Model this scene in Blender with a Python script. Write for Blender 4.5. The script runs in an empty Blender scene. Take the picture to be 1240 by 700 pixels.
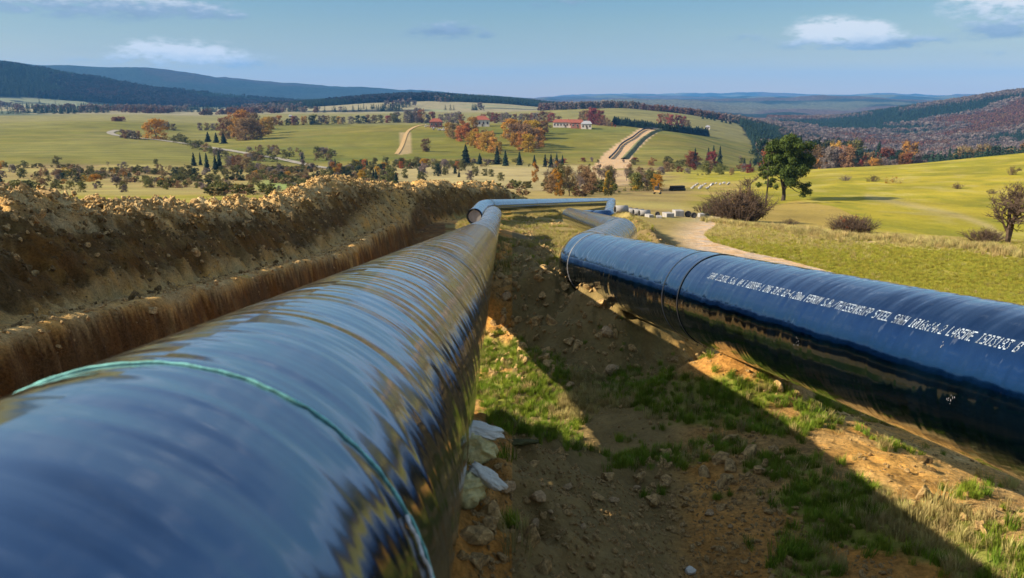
import bpy, math, random
import numpy as np
from mathutils import Vector, Matrix

random.seed(7)
rng = np.random.default_rng(7)
scene = bpy.context.scene
COL = scene.collection

# ------------------------------------------------------------------ camera
F_PX, CX, CY, HOR = 964.4, 620.0, 350.0, 124.0      # photo geometry: 1240 x 700, 28 mm on 36 mm
PITCH = math.atan((CY - HOR) / F_PX)
FW = np.array([0, math.cos(PITCH), -math.sin(PITCH)])
UP = np.array([0, math.sin(PITCH), math.cos(PITCH)])
cam_d = bpy.data.cameras.new('camera')
cam_d.sensor_width = 36.0
cam_d.lens = 36.0 * F_PX / 1240.0
cam_d.clip_start = 0.05
cam_d.clip_end = 80000
cam = bpy.data.objects.new('camera', cam_d)
COL.objects.link(cam)
cam.location = (0, 0, 0)
cam.rotation_euler = (math.pi / 2 - PITCH, 0, 0)
scene.camera = cam
cam_d.dof.use_dof = True
cam_d.dof.focus_distance = 12.0
cam_d.dof.aperture_fstop = 4.8

# ------------------------------------------------------------------ light and sky
SUN_EL, SUN_AZ = 29.0, 8.0          # from the left, a little behind the camera
s_el, s_az = math.radians(SUN_EL), math.radians(SUN_AZ)
SUN = Vector((-math.cos(s_el) * math.cos(s_az), -math.cos(s_el) * math.sin(s_az), math.sin(s_el)))
sd = bpy.data.lights.new('sun', 'SUN')
sd.energy = 5.0
sd.angle = math.radians(0.53)
sd.color = (1.0, 0.87, 0.70)
so = bpy.data.objects.new('sun', sd)
COL.objects.link(so)
so.rotation_euler = (-SUN).to_track_quat('-Z', 'Y').to_euler()
so.location = (-40, -10, 40)

world = bpy.data.worlds.new('World')
scene.world = world
world.use_nodes = True
scene.view_settings.view_transform = 'Standard'
scene.view_settings.look = 'None'
scene.view_settings.exposure = 1.2
scene.view_settings.gamma = 1.0
scene.render.engine = 'CYCLES'
scene.cycles.use_denoising = True
scene.cycles.max_bounces = 6
scene.cycles.transparent_max_bounces = 6
scene.cycles.volume_bounces = 0
scene.cycles.caustics_reflective = False
scene.cycles.sample_clamp_indirect = 4.0


class NT:
    """tiny node-building helper"""
    def __init__(self, tree):
        self.t = tree
        tree.nodes.clear()

    def n(self, kind, **kw):
        nd = self.t.nodes.new(kind)
        ins = kw.pop('ins', {})
        for k, v in kw.items():
            setattr(nd, k, v)
        for k, v in ins.items():
            self.set(nd, k, v)
        return nd

    def set(self, nd, k, v):
        sock = nd.inputs[k]
        if isinstance(v, bpy.types.NodeSocket):
            self.t.links.new(v, sock)
        else:
            sock.default_value = v

    def m(self, op, a, b=None, c=None, clamp=False):
        nd = self.t.nodes.new('ShaderNodeMath')
        nd.operation = op
        nd.use_clamp = clamp
        self.set(nd, 0, a)
        if b is not None:
            self.set(nd, 1, b)
        if c is not None:
            self.set(nd, 2, c)
        return nd.outputs[0]

    def mix(self, fac, a, b, blend='MIX'):
        nd = self.t.nodes.new('ShaderNodeMix')
        nd.data_type = 'RGBA'
        nd.blend_type = blend
        self.set(nd, 0, fac)
        self.set(nd, 6, a if isinstance(a, bpy.types.NodeSocket) else (*a, 1)[:4])
        self.set(nd, 7, b if isinstance(b, bpy.types.NodeSocket) else (*b, 1)[:4])
        return nd.outputs[2]

    def ramp(self, fac, stops):
        nd = self.t.nodes.new('ShaderNodeValToRGB')
        self.set(nd, 0, fac)
        el = nd.color_ramp.elements
        while len(el) > 1:
            el.remove(el[-1])
        el[0].position = stops[0][0]
        c = stops[0][1]
        el[0].color = (c, c, c, 1) if not hasattr(c, '__len__') else (*c, 1)
        for p, c in stops[1:]:
            e = el.new(p)
            e.color = (c, c, c, 1) if not hasattr(c, '__len__') else (*c, 1)
        return nd.outputs[0]

    def noise(self, vec, scale, detail=4, rough=0.55, dist=0.0):
        nd = self.n('ShaderNodeTexNoise', ins={'Scale': scale, 'Detail': detail, 'Roughness': rough, 'Distortion': dist})
        if vec is not None:
            self.set(nd, 'Vector', vec)
        return nd.outputs[0]

    def mapping(self, vec, scale):
        return self.n('ShaderNodeMapping', ins={'Vector': vec, 'Scale': scale}).outputs[0]

    def link(self, a, b):
        self.t.links.new(a, b)


def ray(px, py):
    v = np.array([(px - CX) / F_PX, 0, 0]) - UP * ((py - CY) / F_PX) + FW
    return v / np.linalg.norm(v)


def build_world():
    g = NT(world.node_tree)
    sky = g.n('ShaderNodeTexSky', sky_type='NISHITA')
    sky.sun_disc = False
    sky.sun_elevation = s_el
    sky.sun_rotation = math.atan2(SUN.x, SUN.y)
    sky.altitude = 350
    sky.air_density = 1.0
    sky.dust_density = 0.4
    sky.ozone_density = 1.2
    tc = g.n('ShaderNodeTexCoord').outputs['Generated']
    nrm = g.n('ShaderNodeVectorMath', operation='NORMALIZE')
    g.link(tc, nrm.inputs[0])
    d = nrm.outputs[0]
    sep = g.n('ShaderNodeSeparateXYZ')
    g.link(d, sep.inputs[0])
    tz = g.ramp(sep.outputs[2], [(0.0, (.46, .315, .160)), (.117, (.255, .30, .285)), (.40, (.85, .78, .72)), (1.0, (1.20, .95, .78))])
    tint = g.mix(1.0, sky.outputs[0], tz, 'MULTIPLY')
    az = g.m('ARCTAN2', sep.outputs[0], sep.outputs[1])
    el = g.m('ARCSINE', sep.outputs[2])
    # cumulus low over the hills: soft masses at their own bearings and heights
    n1 = g.noise(g.mapping(d, (1, 1, 3.2)), 26, 7, 0.62)
    n2 = g.noise(g.mapping(d, (1, 1, 3.0)), 60, 6, 0.6)
    w = g.m('ADD', g.m('MULTIPLY', g.m('SUBTRACT', n1, 0.5), 3.6), g.m('MULTIPLY', g.m('SUBTRACT', n2, 0.5), 1.5))
    clouds = [  # px, py, half width, half height, brightness, weight
        (75, 3, 150, 15, 0.5, 1.1), (170, 8, 70, 8, 0.25, .5), (165, 60, 42, 11, 1.1, .8), (238, 64, 52, 13, 1.0, 1.0),
        (310, 76, 45, 8, 0.4, .45), (105, 72, 40, 6, .5, .4), (535, 37, 50, 10, 0.15, 1.0), (590, 42, 12, 4, .2, .5),
        (680, 4, 60, 7, 0.2, .6), (1000, 38, 34, 14, 1.15, 1.4), (1048, 42, 32, 12, 1.1, 1.2), (1030, 53, 85, 6, 0.2, .7),
        (1090, 51, 34, 6, .25, .6), (895, 46, 32, 6, .2, .5), (1215, 8, 52, 17, 0.85, 1.2), (1225, 36, 40, 9, .2, .7),
        (1195, 66, 22, 5, .2, .5), (1040, 0, 60, 5, .2, .5), (650, 52, 16, 4, .2, .3), (265, 20, 30, 4, .3, .3)]
    dens = None
    bri = None
    for (px, py, hw, hh, b, wt) in clouds:
        r0 = ray(px, py)
        a0, e0 = math.atan2(r0[0], r0[1]), math.asin(r0[2])
        dx = g.m('DIVIDE', g.m('SUBTRACT', az, a0), hw / F_PX)
        dy = g.m('DIVIDE', g.m('SUBTRACT', el, e0), hh / F_PX)
        q = g.m('ADD', g.m('MULTIPLY', dx, dx), g.m('MULTIPLY', dy, dy))
        k = g.m('MULTIPLY', g.m('EXPONENT', g.m('MULTIPLY', q, -0.9)), wt)
        # the upper side of each mass catches the sun
        bb = g.m('MULTIPLY', k, g.m('ADD', g.m('MULTIPLY', dy, 0.38), b))
        dens = k if dens is None else g.m('ADD', dens, k)
        bri = bb if bri is None else g.m('ADD', bri, bb)
    shape = g.m('MULTIPLY', dens, g.m('ADD', 1.0, w))
    fac = g.n('ShaderNodeMapRange', interpolation_type='SMOOTHSTEP',
              ins={'Value': shape, 'From Min': 0.25, 'From Max': 1.05, 'To Min': 0.0, 'To Max': 0.80}).outputs[0]
    bn = g.m('DIVIDE', bri, g.m('ADD', dens, 0.05))
    bn = g.m('ADD', bn, g.m('MULTIPLY', g.m('SUBTRACT', n2, 0.5), 0.9), clamp=True)
    # the rest of the sky: scattered fair-weather cloud on a level deck, as in view
    zc = g.m('MAXIMUM', sep.outputs[2], 0.03)
    cx = g.m('DIVIDE', sep.outputs[0], zc)
    cy = g.m('DIVIDE', sep.outputs[1], zc)
    comb = g.n('ShaderNodeCombineXYZ')
    g.link(cx, comb.inputs[0])
    g.link(cy, comb.inputs[1])
    deck = g.noise(comb.outputs[0], 2.3, 7, 0.55)
    up = g.n('ShaderNodeMapRange', interpolation_type='SMOOTHSTEP', ins={'Value': sep.outputs[2], 'From Min': 0.125, 'From Max': 0.26}).outputs[0]
    dk = g.n('ShaderNodeMapRange', interpolation_type='SMOOTHSTEP', ins={'Value': deck, 'From Min': 0.53, 'From Max': 0.68, 'To Max': 0.85}).outputs[0]
    dk = g.m('MULTIPLY', dk, up)
    hz = g.noise(g.mapping(d, (1, 1, 9)), 4.0, 5, 0.6)
    veil = g.n('ShaderNodeMapRange', ins={'Value': hz, 'From Min': 0.35, 'From Max': 0.75, 'To Min': 0.0, 'To Max': 0.22}).outputs[0]
    base = g.mix(veil, tint, (1.05, 1.4, 1.75))
    ccol = g.ramp(bn, [(0.0, (.75, .92, 1.2)), (0.35, (1.15, 1.4, 1.75)), (0.7, (2.5, 2.6, 2.75)), (1, (3.4, 3.3, 3.2))])
    out1 = g.mix(fac, base, ccol)
    dcol = g.mix(deck, (2.9, 3.1, 3.4), (4.4, 4.4, 4.5))
    out2 = g.mix(dk, out1, dcol)
    bg = g.n('ShaderNodeBackground', ins={'Color': out2, 'Strength': 0.13})
    o = g.n('ShaderNodeOutputWorld')
    g.link(bg.outputs[0], o.inputs[0])


build_world()

# ------------------------------------------------------------------ noise in numpy
def _hash(ix, iy, seed):
    h = (ix.astype(np.int64) * 374761393 + iy.astype(np.int64) * 668265263 + seed * 974711) & 0xffffffff
    h = ((h ^ (h >> 13)) * 1274126177) & 0xffffffff
    return ((h ^ (h >> 16)) & 0xffff) / 65535.0


def vnoise(x, y, seed=0):
    ix, iy = np.floor(x), np.floor(y)
    fx, fy = x - ix, y - iy
    fx, fy = fx * fx * (3 - 2 * fx), fy * fy * (3 - 2 * fy)
    a, b = _hash(ix, iy, seed), _hash(ix + 1, iy, seed)
    c, d = _hash(ix, iy + 1, seed), _hash(ix + 1, iy + 1, seed)
    return (a + (b - a) * fx) * (1 - fy) + (c + (d - c) * fx) * fy - 0.5


def fbm(x, y, octs=4, seed=0, gain=0.5):
    s, a = 0.0, 1.0
    for i in range(octs):
        s = s + a * vnoise(x * 2 ** i + 17.3 * i, y * 2 ** i - 9.1 * i, seed + i)
        a *= gain
    return s


def ridged(x, y, octs=3, seed=0):
    s, a = 0.0, 1.0
    for i in range(octs):
        s = s + a * (0.5 - 2 * np.abs(vnoise(x * 2 ** i + 3.1 * i, y * 2 ** i + 5.7 * i, seed + i)))
        a *= 0.5
    return s


def sstep(a, b, x):
    t = np.clip((x - a) / (b - a), 0, 1)
    return t * t * (3 - 2 * t)


# ------------------------------------------------------------------ pipe axes (metres, eye at the origin)
LV = np.array([-0.01293802, 0.99092398, -0.13379941]); LC = np.array([-0.61976557, -0.11096534, -0.76188435])
RV = np.array([-0.21907297, 0.97047401, -0.10093183]); RC = np.array([3.96267909, 0.75902074, -1.30291894])
PR = 0.508


def dist_line(x, y, a, b):
    ax, ay, bx, by = a[0], a[1], b[0], b[1]
    L2 = (bx - ax) ** 2 + (by - ay) ** 2
    t = np.clip(((x - ax) * (bx - ax) + (y - ay) * (by - ay)) / L2, 0, 1)
    return np.hypot(x - ax - t * (bx - ax), y - ay - t * (by - ay)), t


def dist_poly(x, y, pts):
    best = np.full(np.shape(x), 1e9)
    u = np.zeros(np.shape(x))
    acc = 0
    for a, b in zip(pts[:-1], pts[1:]):
        d, t = dist_line(x, y, a, b)
        L = math.hypot(b[0] - a[0], b[1] - a[1])
        u = np.where(d < best, acc + t * L, u)
        best = np.minimum(best, d)
        acc += L
    return best, u


HEAP = [(-12.0, -12), (-11.9, 20), (-11.8, 40), (-10.8, 54), (-7.2, 66), (-1.6, 75), (2.2, 80)]


def near_z(x, y):
    gy = np.interp(y, [-200, -30, 0, 33, 45, 55, 80, 100, 140], [1.0, 1.0, -2.2, -6.655, -7.5, -8.2, -10.8, -13.0, -16])
    z = gy - 0.05 * np.clip(x, 0, 15) - 0.02 * np.clip(x - 15, 0, 60)
    wx = x + 0.35 * fbm(x / 2.5, y / 2.5, 3, 5)
    # trench on the left of the pipe
    end = sstep(58, 44, y + 0.4 * x)
    xl = -7.4 + 0.10 * fbm(y / 1.1, x * 0 + 3.0, 4, 11) * 2 + 0.25 * fbm(y / 5.0, x * 0 + 1.0, 2, 12) + 0.16 * ridged(y / .38, x * .8 + 3.0, 2, 13)
    lip = -3.1 + 0.5 * fbm(y / 2.2, x * 0 + 8.0, 3, 21)
    bench = np.where(x < -7.0, 0.30, 0.0) * end
    z = z + 0.30 * end * sstep(-6.9, -7.5, x) + 0.13 * end * np.exp(-((x - xl + .25) / .3) ** 2)
    wallL = sstep(xl, xl + 0.55, x)
    wallR = sstep(lip + 0.9, lip - 0.6, x)
    z = z - 2.1 * end * wallL * wallR
    # spoil heap
    d, u = dist_poly(x, y, HEAP)
    hn = np.interp(u, [0, 36, 60, 100], [2.1, 2.2, 2.75, 2.75]) + 0.45 * fbm(u / 6.0, d * 0 + 2.2, 3, 31)
    hh = np.clip(1 - d / 3.2, 0, 1)
    hh = np.where(hh > 0.64, 0.64 + (hh - 0.64) * 0.52, hh) * hn * 1.17
    z = z + hh * np.where(u > 88, np.clip((100 - u) / 12, 0, 1), 1)
    heapm = sstep(0.02, 0.3, hh)
    # lumps, clods
    rough = np.clip(heapm + 0.55 * sstep(-7.0, -7.6, x) * end, 0, 1)
    z = z + rough * (0.40 * ridged(x / 1.3, y / 1.3, 2, 41) + 0.27 * ridged(x / .42, y / .42, 3, 43)) * sstep(0, .35, heapm)
    z = z + 0.12 * fbm(x / .55, y / .55, 3, 47) * wallL * wallR * end
    # earth banked under the left pipe on both sides of the open gap
    xa = LC[0] + LV[0] * (y / LV[1])
    dx = x - xa
    n = fbm(x / 1.4, y / 1.4, 4, 51)
    n2 = fbm(x / .35, y / .35, 3, 52)
    bank = np.clip(sstep(6.4, 5.6, y - 0.25 * dx + 0.3 * n), 0, 1) + sstep(10.6, 12.4, y - 0.35 * dx + n)
    prof = np.where(dx > 0, np.clip(1.0 - dx / (2.1 + 0.8 * n), 0, 1) ** 1.25, np.clip(1.0 + dx / 1.8, 0, 1))
    far_low = np.interp(y, [-3, 6, 20, 33, 45], [0.88, 0.88, 0.80, 0.62, 0.45])
    z = z + far_low * bank * prof * sstep(62, 48, y) * (1 + 0.35 * n2)
    # heaped clay in the middle, up to the start of the right pipe
    cm = np.exp(-(((x - 1.1) / 1.7) ** 2 + ((y - 12.2) / 2.6) ** 2))
    n3 = ridged(x / .6, y / .6, 3, 59)
    z = z + cm * (0.60 + 0.55 * n + 0.28 * n2 + .22 * n3)
    cm2 = np.exp(-(((x - 1.0) / 1.6) ** 2 + ((y - 19) / 4.5) ** 2))
    z = z + cm2 * (0.5 + 0.8 * n + 0.25 * n2 + .25 * n3)
    cm3 = np.exp(-(((x - 1.2) / 2.3) ** 2 + ((y - 30) / 6) ** 2))
    z = z + cm3 * (0.55 + 0.8 * n + 0.3 * n2)
    # supports of earth below the right pipe
    rs = (y - RC[1]) / RV[1]
    dr = x - (RC[0] + RV[0] * rs)
    for s0, sw, hgt in ((10.6, 1.3, .74), (7.4, .55, .55), (-1.5, 1.2, .8)):
        z = z + hgt * np.exp(-((rs - s0) / sw) ** 2 - (dr / .9) ** 2)
    # ground between the pipes: wheel ruts across, small unevenness
    near = sstep(-3.5, -2.0, x) * sstep(16, 8, y)
    z = z + near * (0.05 * n + 0.035 * n2 + 0.03 * fbm(x / .12, y / .12, 2, 57))
    z = z + 0.35 * fbm(x / 14, y / 14, 3, 61) * sstep(4, 30, np.hypot(x - 2, y - 8)) * 0.6
    z = z + 0.05 * fbm(x / .9, y / .9, 3, 63) * sstep(7, 12, x)
    # bank between the far bends and the gravel track
    dK, uK = dist_line(x, y, (10.0, 76.0), (6.9, 37.0))
    z = z + 0.95 * np.clip(1 - dK / 1.8, 0, 1) * (1 + .5 * n)
    z = z + .36 * np.exp(-(dr / 1.3) ** 2) * sstep(9.5, 6.5, rs)
    # ridge of earth along the pipe crossing behind
    dB, uB = dist_line(x, y, (-2.9, 52.5), (11.6, 99.0))
    z = z + 0.25 * np.exp(-(dB / 1.6) ** 2) * (1 + n)
    return z, heapm, wallL * wallR * end


# ------------------------------------------------------------------ far relief: heights read off the ridges of the photograph, ring by ring
XS = [-200, 0, 60, 120, 180, 250, 330, 400, 450, 520, 600, 680, 750, 830, 900, 1000, 1100, 1240, 1450]
ROWS = [
 (75,   [252, 252, 252, 252, 252, 252, 252, 252, 252, 254, 257, 259, 260, 266, 275, 284, 294, 314, 336]),
 (100,  [245, 245, 245, 245, 245, 245, 245, 245, 245, 246, 247, 249, 251, 256, 265, 270, 279, 292, 308]),
 (150,  [235, 235, 235, 235, 235, 235, 235, 235, 235, 235, 235, 236, 237, 239, 243, 243, 246, 250, 258]),
 (220,  [228, 228, 228, 228, 228, 228, 228, 228, 228, 227, 226, 226, 226, 224, 223, 218, 217, 213, 210]),
 (330,  [218, 217, 217, 216, 216, 216, 216, 215, 215, 214, 213, 213, 213, 211, 206, 203, 197, 182, 166]),
 (430,  [201, 200, 200, 200, 200, 201, 202, 202, 201, 199, 199, 200, 201, 204, 212, 214, 212, 202, 190]),
 (560,  [183, 180, 178, 177, 178, 180, 178, 178, 178, 177, 177, 179, 180, 184, 200, 214, 214, 208, 196]),
 (720,  [163, 162, 162, 163, 165, 168, 161, 156, 152, 149, 148, 149, 152, 159, 184, 205, 208, 205, 195]),
 (900,  [152, 151, 149, 148, 150, 153, 151, 152, 155, 156, 156, 156, 158, 166, 182, 200, 203, 198, 190]),
 (1300, [145, 143, 142, 141, 141, 143, 141, 141, 142, 141, 139, 133, 129, 137, 151, 182, 192, 185, 175]),
 (1700, [136, 134, 134, 134, 135, 137, 134, 133, 131, 130, 131, 134, 137, 141, 150, 168, 172, 160, 145]),
 (2200, [134, 132, 131, 131, 132, 133, 130, 125, 120, 117, 121, 130, 136, 139, 148, 154, 151, 135, 118]),
 (2600, [120, 120, 124, 128, 130, 132, 130, 128, 126, 126, 128, 133, 136, 138, 144, 146, 131, 110, 90]),
 (3200, [70, 77, 86, 98, 110, 120, 127, 130, 131, 132, 133, 134, 134, 135, 140, 142, 140, 130, 115]),
 (3700, [112, 114, 116, 118, 124, 128, 130, 132, 133, 134, 135, 135, 136, 137, 142, 144, 142, 138, 132]),
 (4300, [106, 108, 110, 112, 118, 122, 125, 127, 128, 130, 131, 128, 121, 123, 131, 134, 136, 136, 132]),
 (4900, [100, 102, 104, 106, 110, 114, 118, 120, 122, 126, 130, 131, 129, 129, 129, 128, 130, 132, 130]),
 (5700, [66, 73, 77, 81, 84, 94, 102, 106, 109, 114, 121, 127, 124, 123, 121, 118.5, 124, 127, 127]),
 (7000, [108, 110, 112, 112, 112, 114, 118, 122, 124, 125, 126, 126, 124, 125, 125, 124, 126, 127, 127]),
 (8300, [108, 110, 112, 112, 112, 114, 118, 122, 124, 125, 125, 121, 117.5, 118, 121, 122, 119, 123, 123]),
 (10000, [108, 110, 112, 112, 112, 114, 118, 122, 124, 125, 125, 123, 121, 121, 121, 121, 121, 122, 122]),
 (12000,[110, 112, 114, 114, 114, 114, 116, 120, 122, 122, 121, 117, 113.5, 116, 113.8, 117.5, 115.3, 118, 118]),
 (20000,[126] * 19), (30000, [128] * 19)]
RR = np.array([r for r, _ in ROWS], float)
AZ = np.radians(np.arange(-56, 56.01, 0.25))


def _tab():
    out = []
    for r, ys in ROWS:
        tans = np.zeros(len(AZ))
        for i, a in enumerate(AZ):
            te = -0.1
            for _ in range(6):
                d = np.array([math.sin(a), math.cos(a), te])
                f = d @ FW
                px = CX + F_PX * d[0] / f
                y = np.interp(px, XS, ys)
                # invert: pixel row y at this bearing
                k = (CY - y) / F_PX
                h = math.cos(a)
                te = (k * h * FW[1] - h * UP[1]) / (UP[2] - k * FW[2])
            tans[i] = te
        k = np.exp(-0.5 * (np.arange(-10, 11) / 3.2) ** 2); k /= k.sum()
        tans = np.convolve(np.pad(tans, 10, mode='edge'), k, mode='valid')
        out.append(tans * r)
    return np.array(out)        # rows x az


TAB = _tab()
NL = 600
LR = np.linspace(math.log(60), math.log(30000), NL)
_r = np.exp(LR)
DENSE = np.array([np.interp(_r, RR, TAB[:, i]) for i in range(len(AZ))])   # az x r
_k = np.exp(-0.5 * (np.arange(-12, 13) / 3.0) ** 2); _k /= _k.sum()
DENSE = np.array([np.convolve(np.pad(row, 12, mode='edge'), _k, mode='valid') for row in DENSE])


def far_z(x, y):
    r = np.maximum(np.hypot(x, y), 60.0)
    az = np.arctan2(x, y)
    azc = np.clip(az, AZ[0], AZ[-1] - 1e-6)
    ia = (azc - AZ[0]) / (AZ[1] - AZ[0])
    i0 = np.floor(ia).astype(int); fa = ia - i0
    ir = np.clip((np.log(r) - LR[0]) / (LR[1] - LR[0]), 0, NL - 1.001)
    j0 = np.floor(ir).astype(int); fr = ir - j0
    z = ((DENSE[i0, j0] * (1 - fa) + DENSE[i0 + 1, j0] * fa) * (1 - fr) +
         (DENSE[i0, j0 + 1] * (1 - fa) + DENSE[i0 + 1, j0 + 1] * fa) * fr)
    # behind and beside the camera the country rolls on gently
    out = sstep(math.radians(56), math.radians(95), np.abs(az))
    roll = -6 + 0.02 * r * fbm(x / 900, y / 900, 3, 71)
    z = z * (1 - out) + roll * out
    z = z + fbm(x / 60, y / 60, 3, 73) * 1.0 * sstep(130, 500, r)
    z = z + ridged(x / 420, y / 420, 3, 75) * (8 + 16 * sstep(2700, 3200, r)) * sstep(2000, 3200, r)
    z = z + ridged(x / 1500, y / 1500, 3, 77) * 42 * sstep(4000, 6500, r)
    return z


def Z(x, y, full=False):
    x = np.asarray(x, float); y = np.asarray(y, float)
    r = np.hypot(x, y)
    zn, hm, tr = near_z(x, y)
    zf = far_z(x, y)
    w = sstep(62, 92, r) * (1 - hm)
    # the heap and pipe ridge keep their near relief a little farther
    z = zn * (1 - w) + zf * w
    d, u = dist_poly(x, y, HEAP)
    if full:
        return z, hm * (1 - w), tr * (1 - w)
    return z


def Z1(x, y):
    return float(Z(np.array([x]), np.array([y]))[0])


def to_px(x, y, z):
    x = np.asarray(x, float)
    f = y * FW[1] + z * FW[2]
    f = np.where(f > 1e-3, f, 1e-3)
    return CX + F_PX * x / f, CY - F_PX * (y * UP[1] + z * UP[2]) / f


def hit(px, py, r0=62.0, r1=20000.0):
    """first ground point along the sight line beyond r0"""
    d = ray(px, py)
    h = math.hypot(d[0], d[1])
    t = np.exp(np.linspace(math.log(r0 / h), math.log(r1 / h), 1500))
    zz = Z(d[0] * t, d[1] * t)
    below = np.nonzero(d[2] * t <= zz)[0]
    if len(below) == 0:
        i = int(np.argmin(np.abs(d[2] * t - zz) / t))
    else:
        i = below[0]
    return float(d[0] * t[i]), float(d[1] * t[i]), float(zz[i])


def at_r(px, r, py=200):
    """ground point in the direction of column px at distance r"""
    for _ in range(4):
        d = ray(px, py)
        a = math.atan2(d[0], d[1])
        x, y = r * math.sin(a), r * math.cos(a)
        z = Z1(x, y)
        py = float(to_px(x, y, z)[1])
    return x, y, z


# ------------------------------------------------------------------ object helpers
def tag(o, label=None, cat=None, group=None, kind=None):
    if label: o['label'] = label
    if cat: o['category'] = cat
    if group: o['group'] = group
    if kind: o['kind'] = kind
    return o


def mesh_obj(name, verts, faces, mat=None, parent=None, smooth=False, uv=None, mesh_name=None):
    me = bpy.data.meshes.new(mesh_name or name)
    if isinstance(verts, np.ndarray) and isinstance(faces, np.ndarray):
        nv, nf, k = len(verts), len(faces), faces.shape[1]
        me.vertices.add(nv); me.vertices.foreach_set('co', verts.astype(np.float32).ravel())
        me.loops.add(nf * k); me.loops.foreach_set('vertex_index', faces.astype(np.int32).ravel())
        me.polygons.add(nf)
        me.polygons.foreach_set('loop_start', np.arange(0, nf * k, k, dtype=np.int32))
        me.update(calc_edges=True)
    else:
        me.from_pydata([tuple(v) for v in verts], [], [tuple(f) for f in faces])
    if uv is not None:
        l = me.uv_layers.new(name='UVMap')
        vi = np.zeros(len(me.loops), np.int32)
        me.loops.foreach_get('vertex_index', vi)
        l.data.foreach_set('uv', np.asarray(uv, np.float32)[vi].ravel())
    if smooth:
        me.polygons.foreach_set('use_smooth', np.ones(len(me.polygons), bool))
    if mat: me.materials.append(mat)
    me.validate()
    o = bpy.data.objects.new(name, me)
    COL.objects.link(o)
    if parent: o.parent = parent
    return o


def empty(name, loc=(0, 0, 0), rz=0.0):
    o = bpy.data.objects.new(name, None)
    o.empty_display_size = 0.3
    COL.objects.link(o)
    o.location = loc
    o.rotation_euler = (0, 0, rz)
    return o


def grid_faces(n, m, wrap=False):
    i = np.arange(n - 1)[:, None]; j = np.arange(m if wrap else m - 1)[None, :]
    j2 = (j + 1) % m
    return np.stack([(i * m + j), (i * m + j2), ((i + 1) * m + j2), ((i + 1) * m + j)], -1).reshape(-1, 4)


def box_geo(cx, cy, cz, sx, sy, sz, V=None, Fs=None, rz=0.0):
    V = [] if V is None else V; Fs = [] if Fs is None else Fs
    b = len(V); c, s = math.cos(rz), math.sin(rz)
    for dx, dy, dz in ((-1, -1, -1), (1, -1, -1), (1, 1, -1), (-1, 1, -1), (-1, -1, 1), (1, -1, 1), (1, 1, 1), (-1, 1, 1)):
        X, Y = dx * sx / 2, dy * sy / 2
        V.append((cx + X * c - Y * s, cy + X * s + Y * c, cz + dz * sz / 2))
    for f in ((0, 3, 2, 1), (4, 5, 6, 7), (0, 1, 5, 4), (1, 2, 6, 5), (2, 3, 7, 6), (3, 0, 4, 7)):
        Fs.append(tuple(b + k for k in f))
    return V, Fs


def tube_geo(pts, rad, n, V, Fs):
    """tapered tube along a polyline; rad is a list"""
    pts = [Vector(p) for p in pts]
    b = len(V)
    for i, p in enumerate(pts):
        t = (pts[min(i + 1, len(pts) - 1)] - pts[max(i - 1, 0)])
        t = t.normalized() if t.length > 1e-9 else Vector((0, 0, 1))
        a = t.cross(Vector((0.3, 0.9, 0.1))).normalized()
        c = t.cross(a)
        for k in range(n):
            q = 2 * math.pi * k / n
            V.append(tuple(p + (a * math.cos(q) + c * math.sin(q)) * rad[i]))
    for i in range(len(pts) - 1):
        for k in range(n):
            Fs.append((b + i * n + k, b + i * n + (k + 1) % n, b + (i + 1) * n + (k + 1) % n, b + (i + 1) * n + k))


# ------------------------------------------------------------------ materials
def mat_base(name):
    m = bpy.data.materials.new(name)
    m.use_nodes = True
    g = NT(m.node_tree)
    o = g.n('ShaderNodeOutputMaterial')
    p = g.n('ShaderNodeBsdfPrincipled')
    g.link(p.outputs[0], o.inputs[0])
    return m, g, p, o


def simple(name, col, rough=0.8, var=0.15, scale=3.0, bump=0.0, bscale=20.0, spec=0.3):
    m, g, p, o = mat_base(name)
    tc = g.n('ShaderNodeTexCoord').outputs['Object']
    nz = g.noise(tc, scale, 5, 0.6)
    k = g.n('ShaderNodeMapRange', ins={'Value': nz, 'From Min': 0.3, 'From Max': 0.7, 'To Min': 1 - var * 2, 'To Max': 1 + var}).outputs[0]
    hs = g.n('ShaderNodeHueSaturation', ins={'Value': k, 'Color': (*col, 1)})
    g.link(hs.outputs[0], p.inputs['Base Color'])
    p.inputs['Roughness'].default_value = rough
    p.inputs['Specular IOR Level'].default_value = spec
    if bump:
        bn = g.n('ShaderNodeBump', ins={'Height': g.noise(tc, bscale, 5, 0.6), 'Strength': 0.8, 'Distance': bump})
        g.link(bn.outputs[0], p.inputs['Normal'])
    return m


def leaf_mat(name, c1, c2, rnd=0.25, huev=0.02, trans=0.25):
    m, g, p, o = mat_base(name)
    tc = g.n('ShaderNodeTexCoord').outputs['Object']
    f = g.ramp(g.noise(tc, 6.0, 4, 0.7), [(0.35, 0.0), (0.65, 1.0)])
    c = g.mix(f, c1, c2)
    ri = g.n('ShaderNodeObjectInfo').outputs['Random']
    val = g.n('ShaderNodeMapRange', ins={'Value': ri, 'To Min': 1 - rnd, 'To Max': 1 + rnd}).outputs[0]
    hue = g.m('ADD', 0.5, g.m('MULTIPLY', g.m('SUBTRACT', g.m('FRACT', g.m('MULTIPLY', ri, 7.3)), 0.5), huev * 2))
    hs = g.n('ShaderNodeHueSaturation', ins={'Hue': hue, 'Value': val, 'Color': c})
    g.link(hs.outputs[0], p.inputs['Base Color'])
    p.inputs['Roughness'].default_value = 0.75
    p.inputs['Specular IOR Level'].default_value = 0.15
    if trans:
        tr = g.n('ShaderNodeBsdfTranslucent', ins={'Color': hs.outputs[0]})
        mx = g.n('ShaderNodeMixShader', ins={0: trans})
        g.link(p.outputs[0], mx.inputs[1]); g.link(tr.outputs[0], mx.inputs[2])
        g.link(mx.outputs[0], o.inputs[0])
    return m


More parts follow.
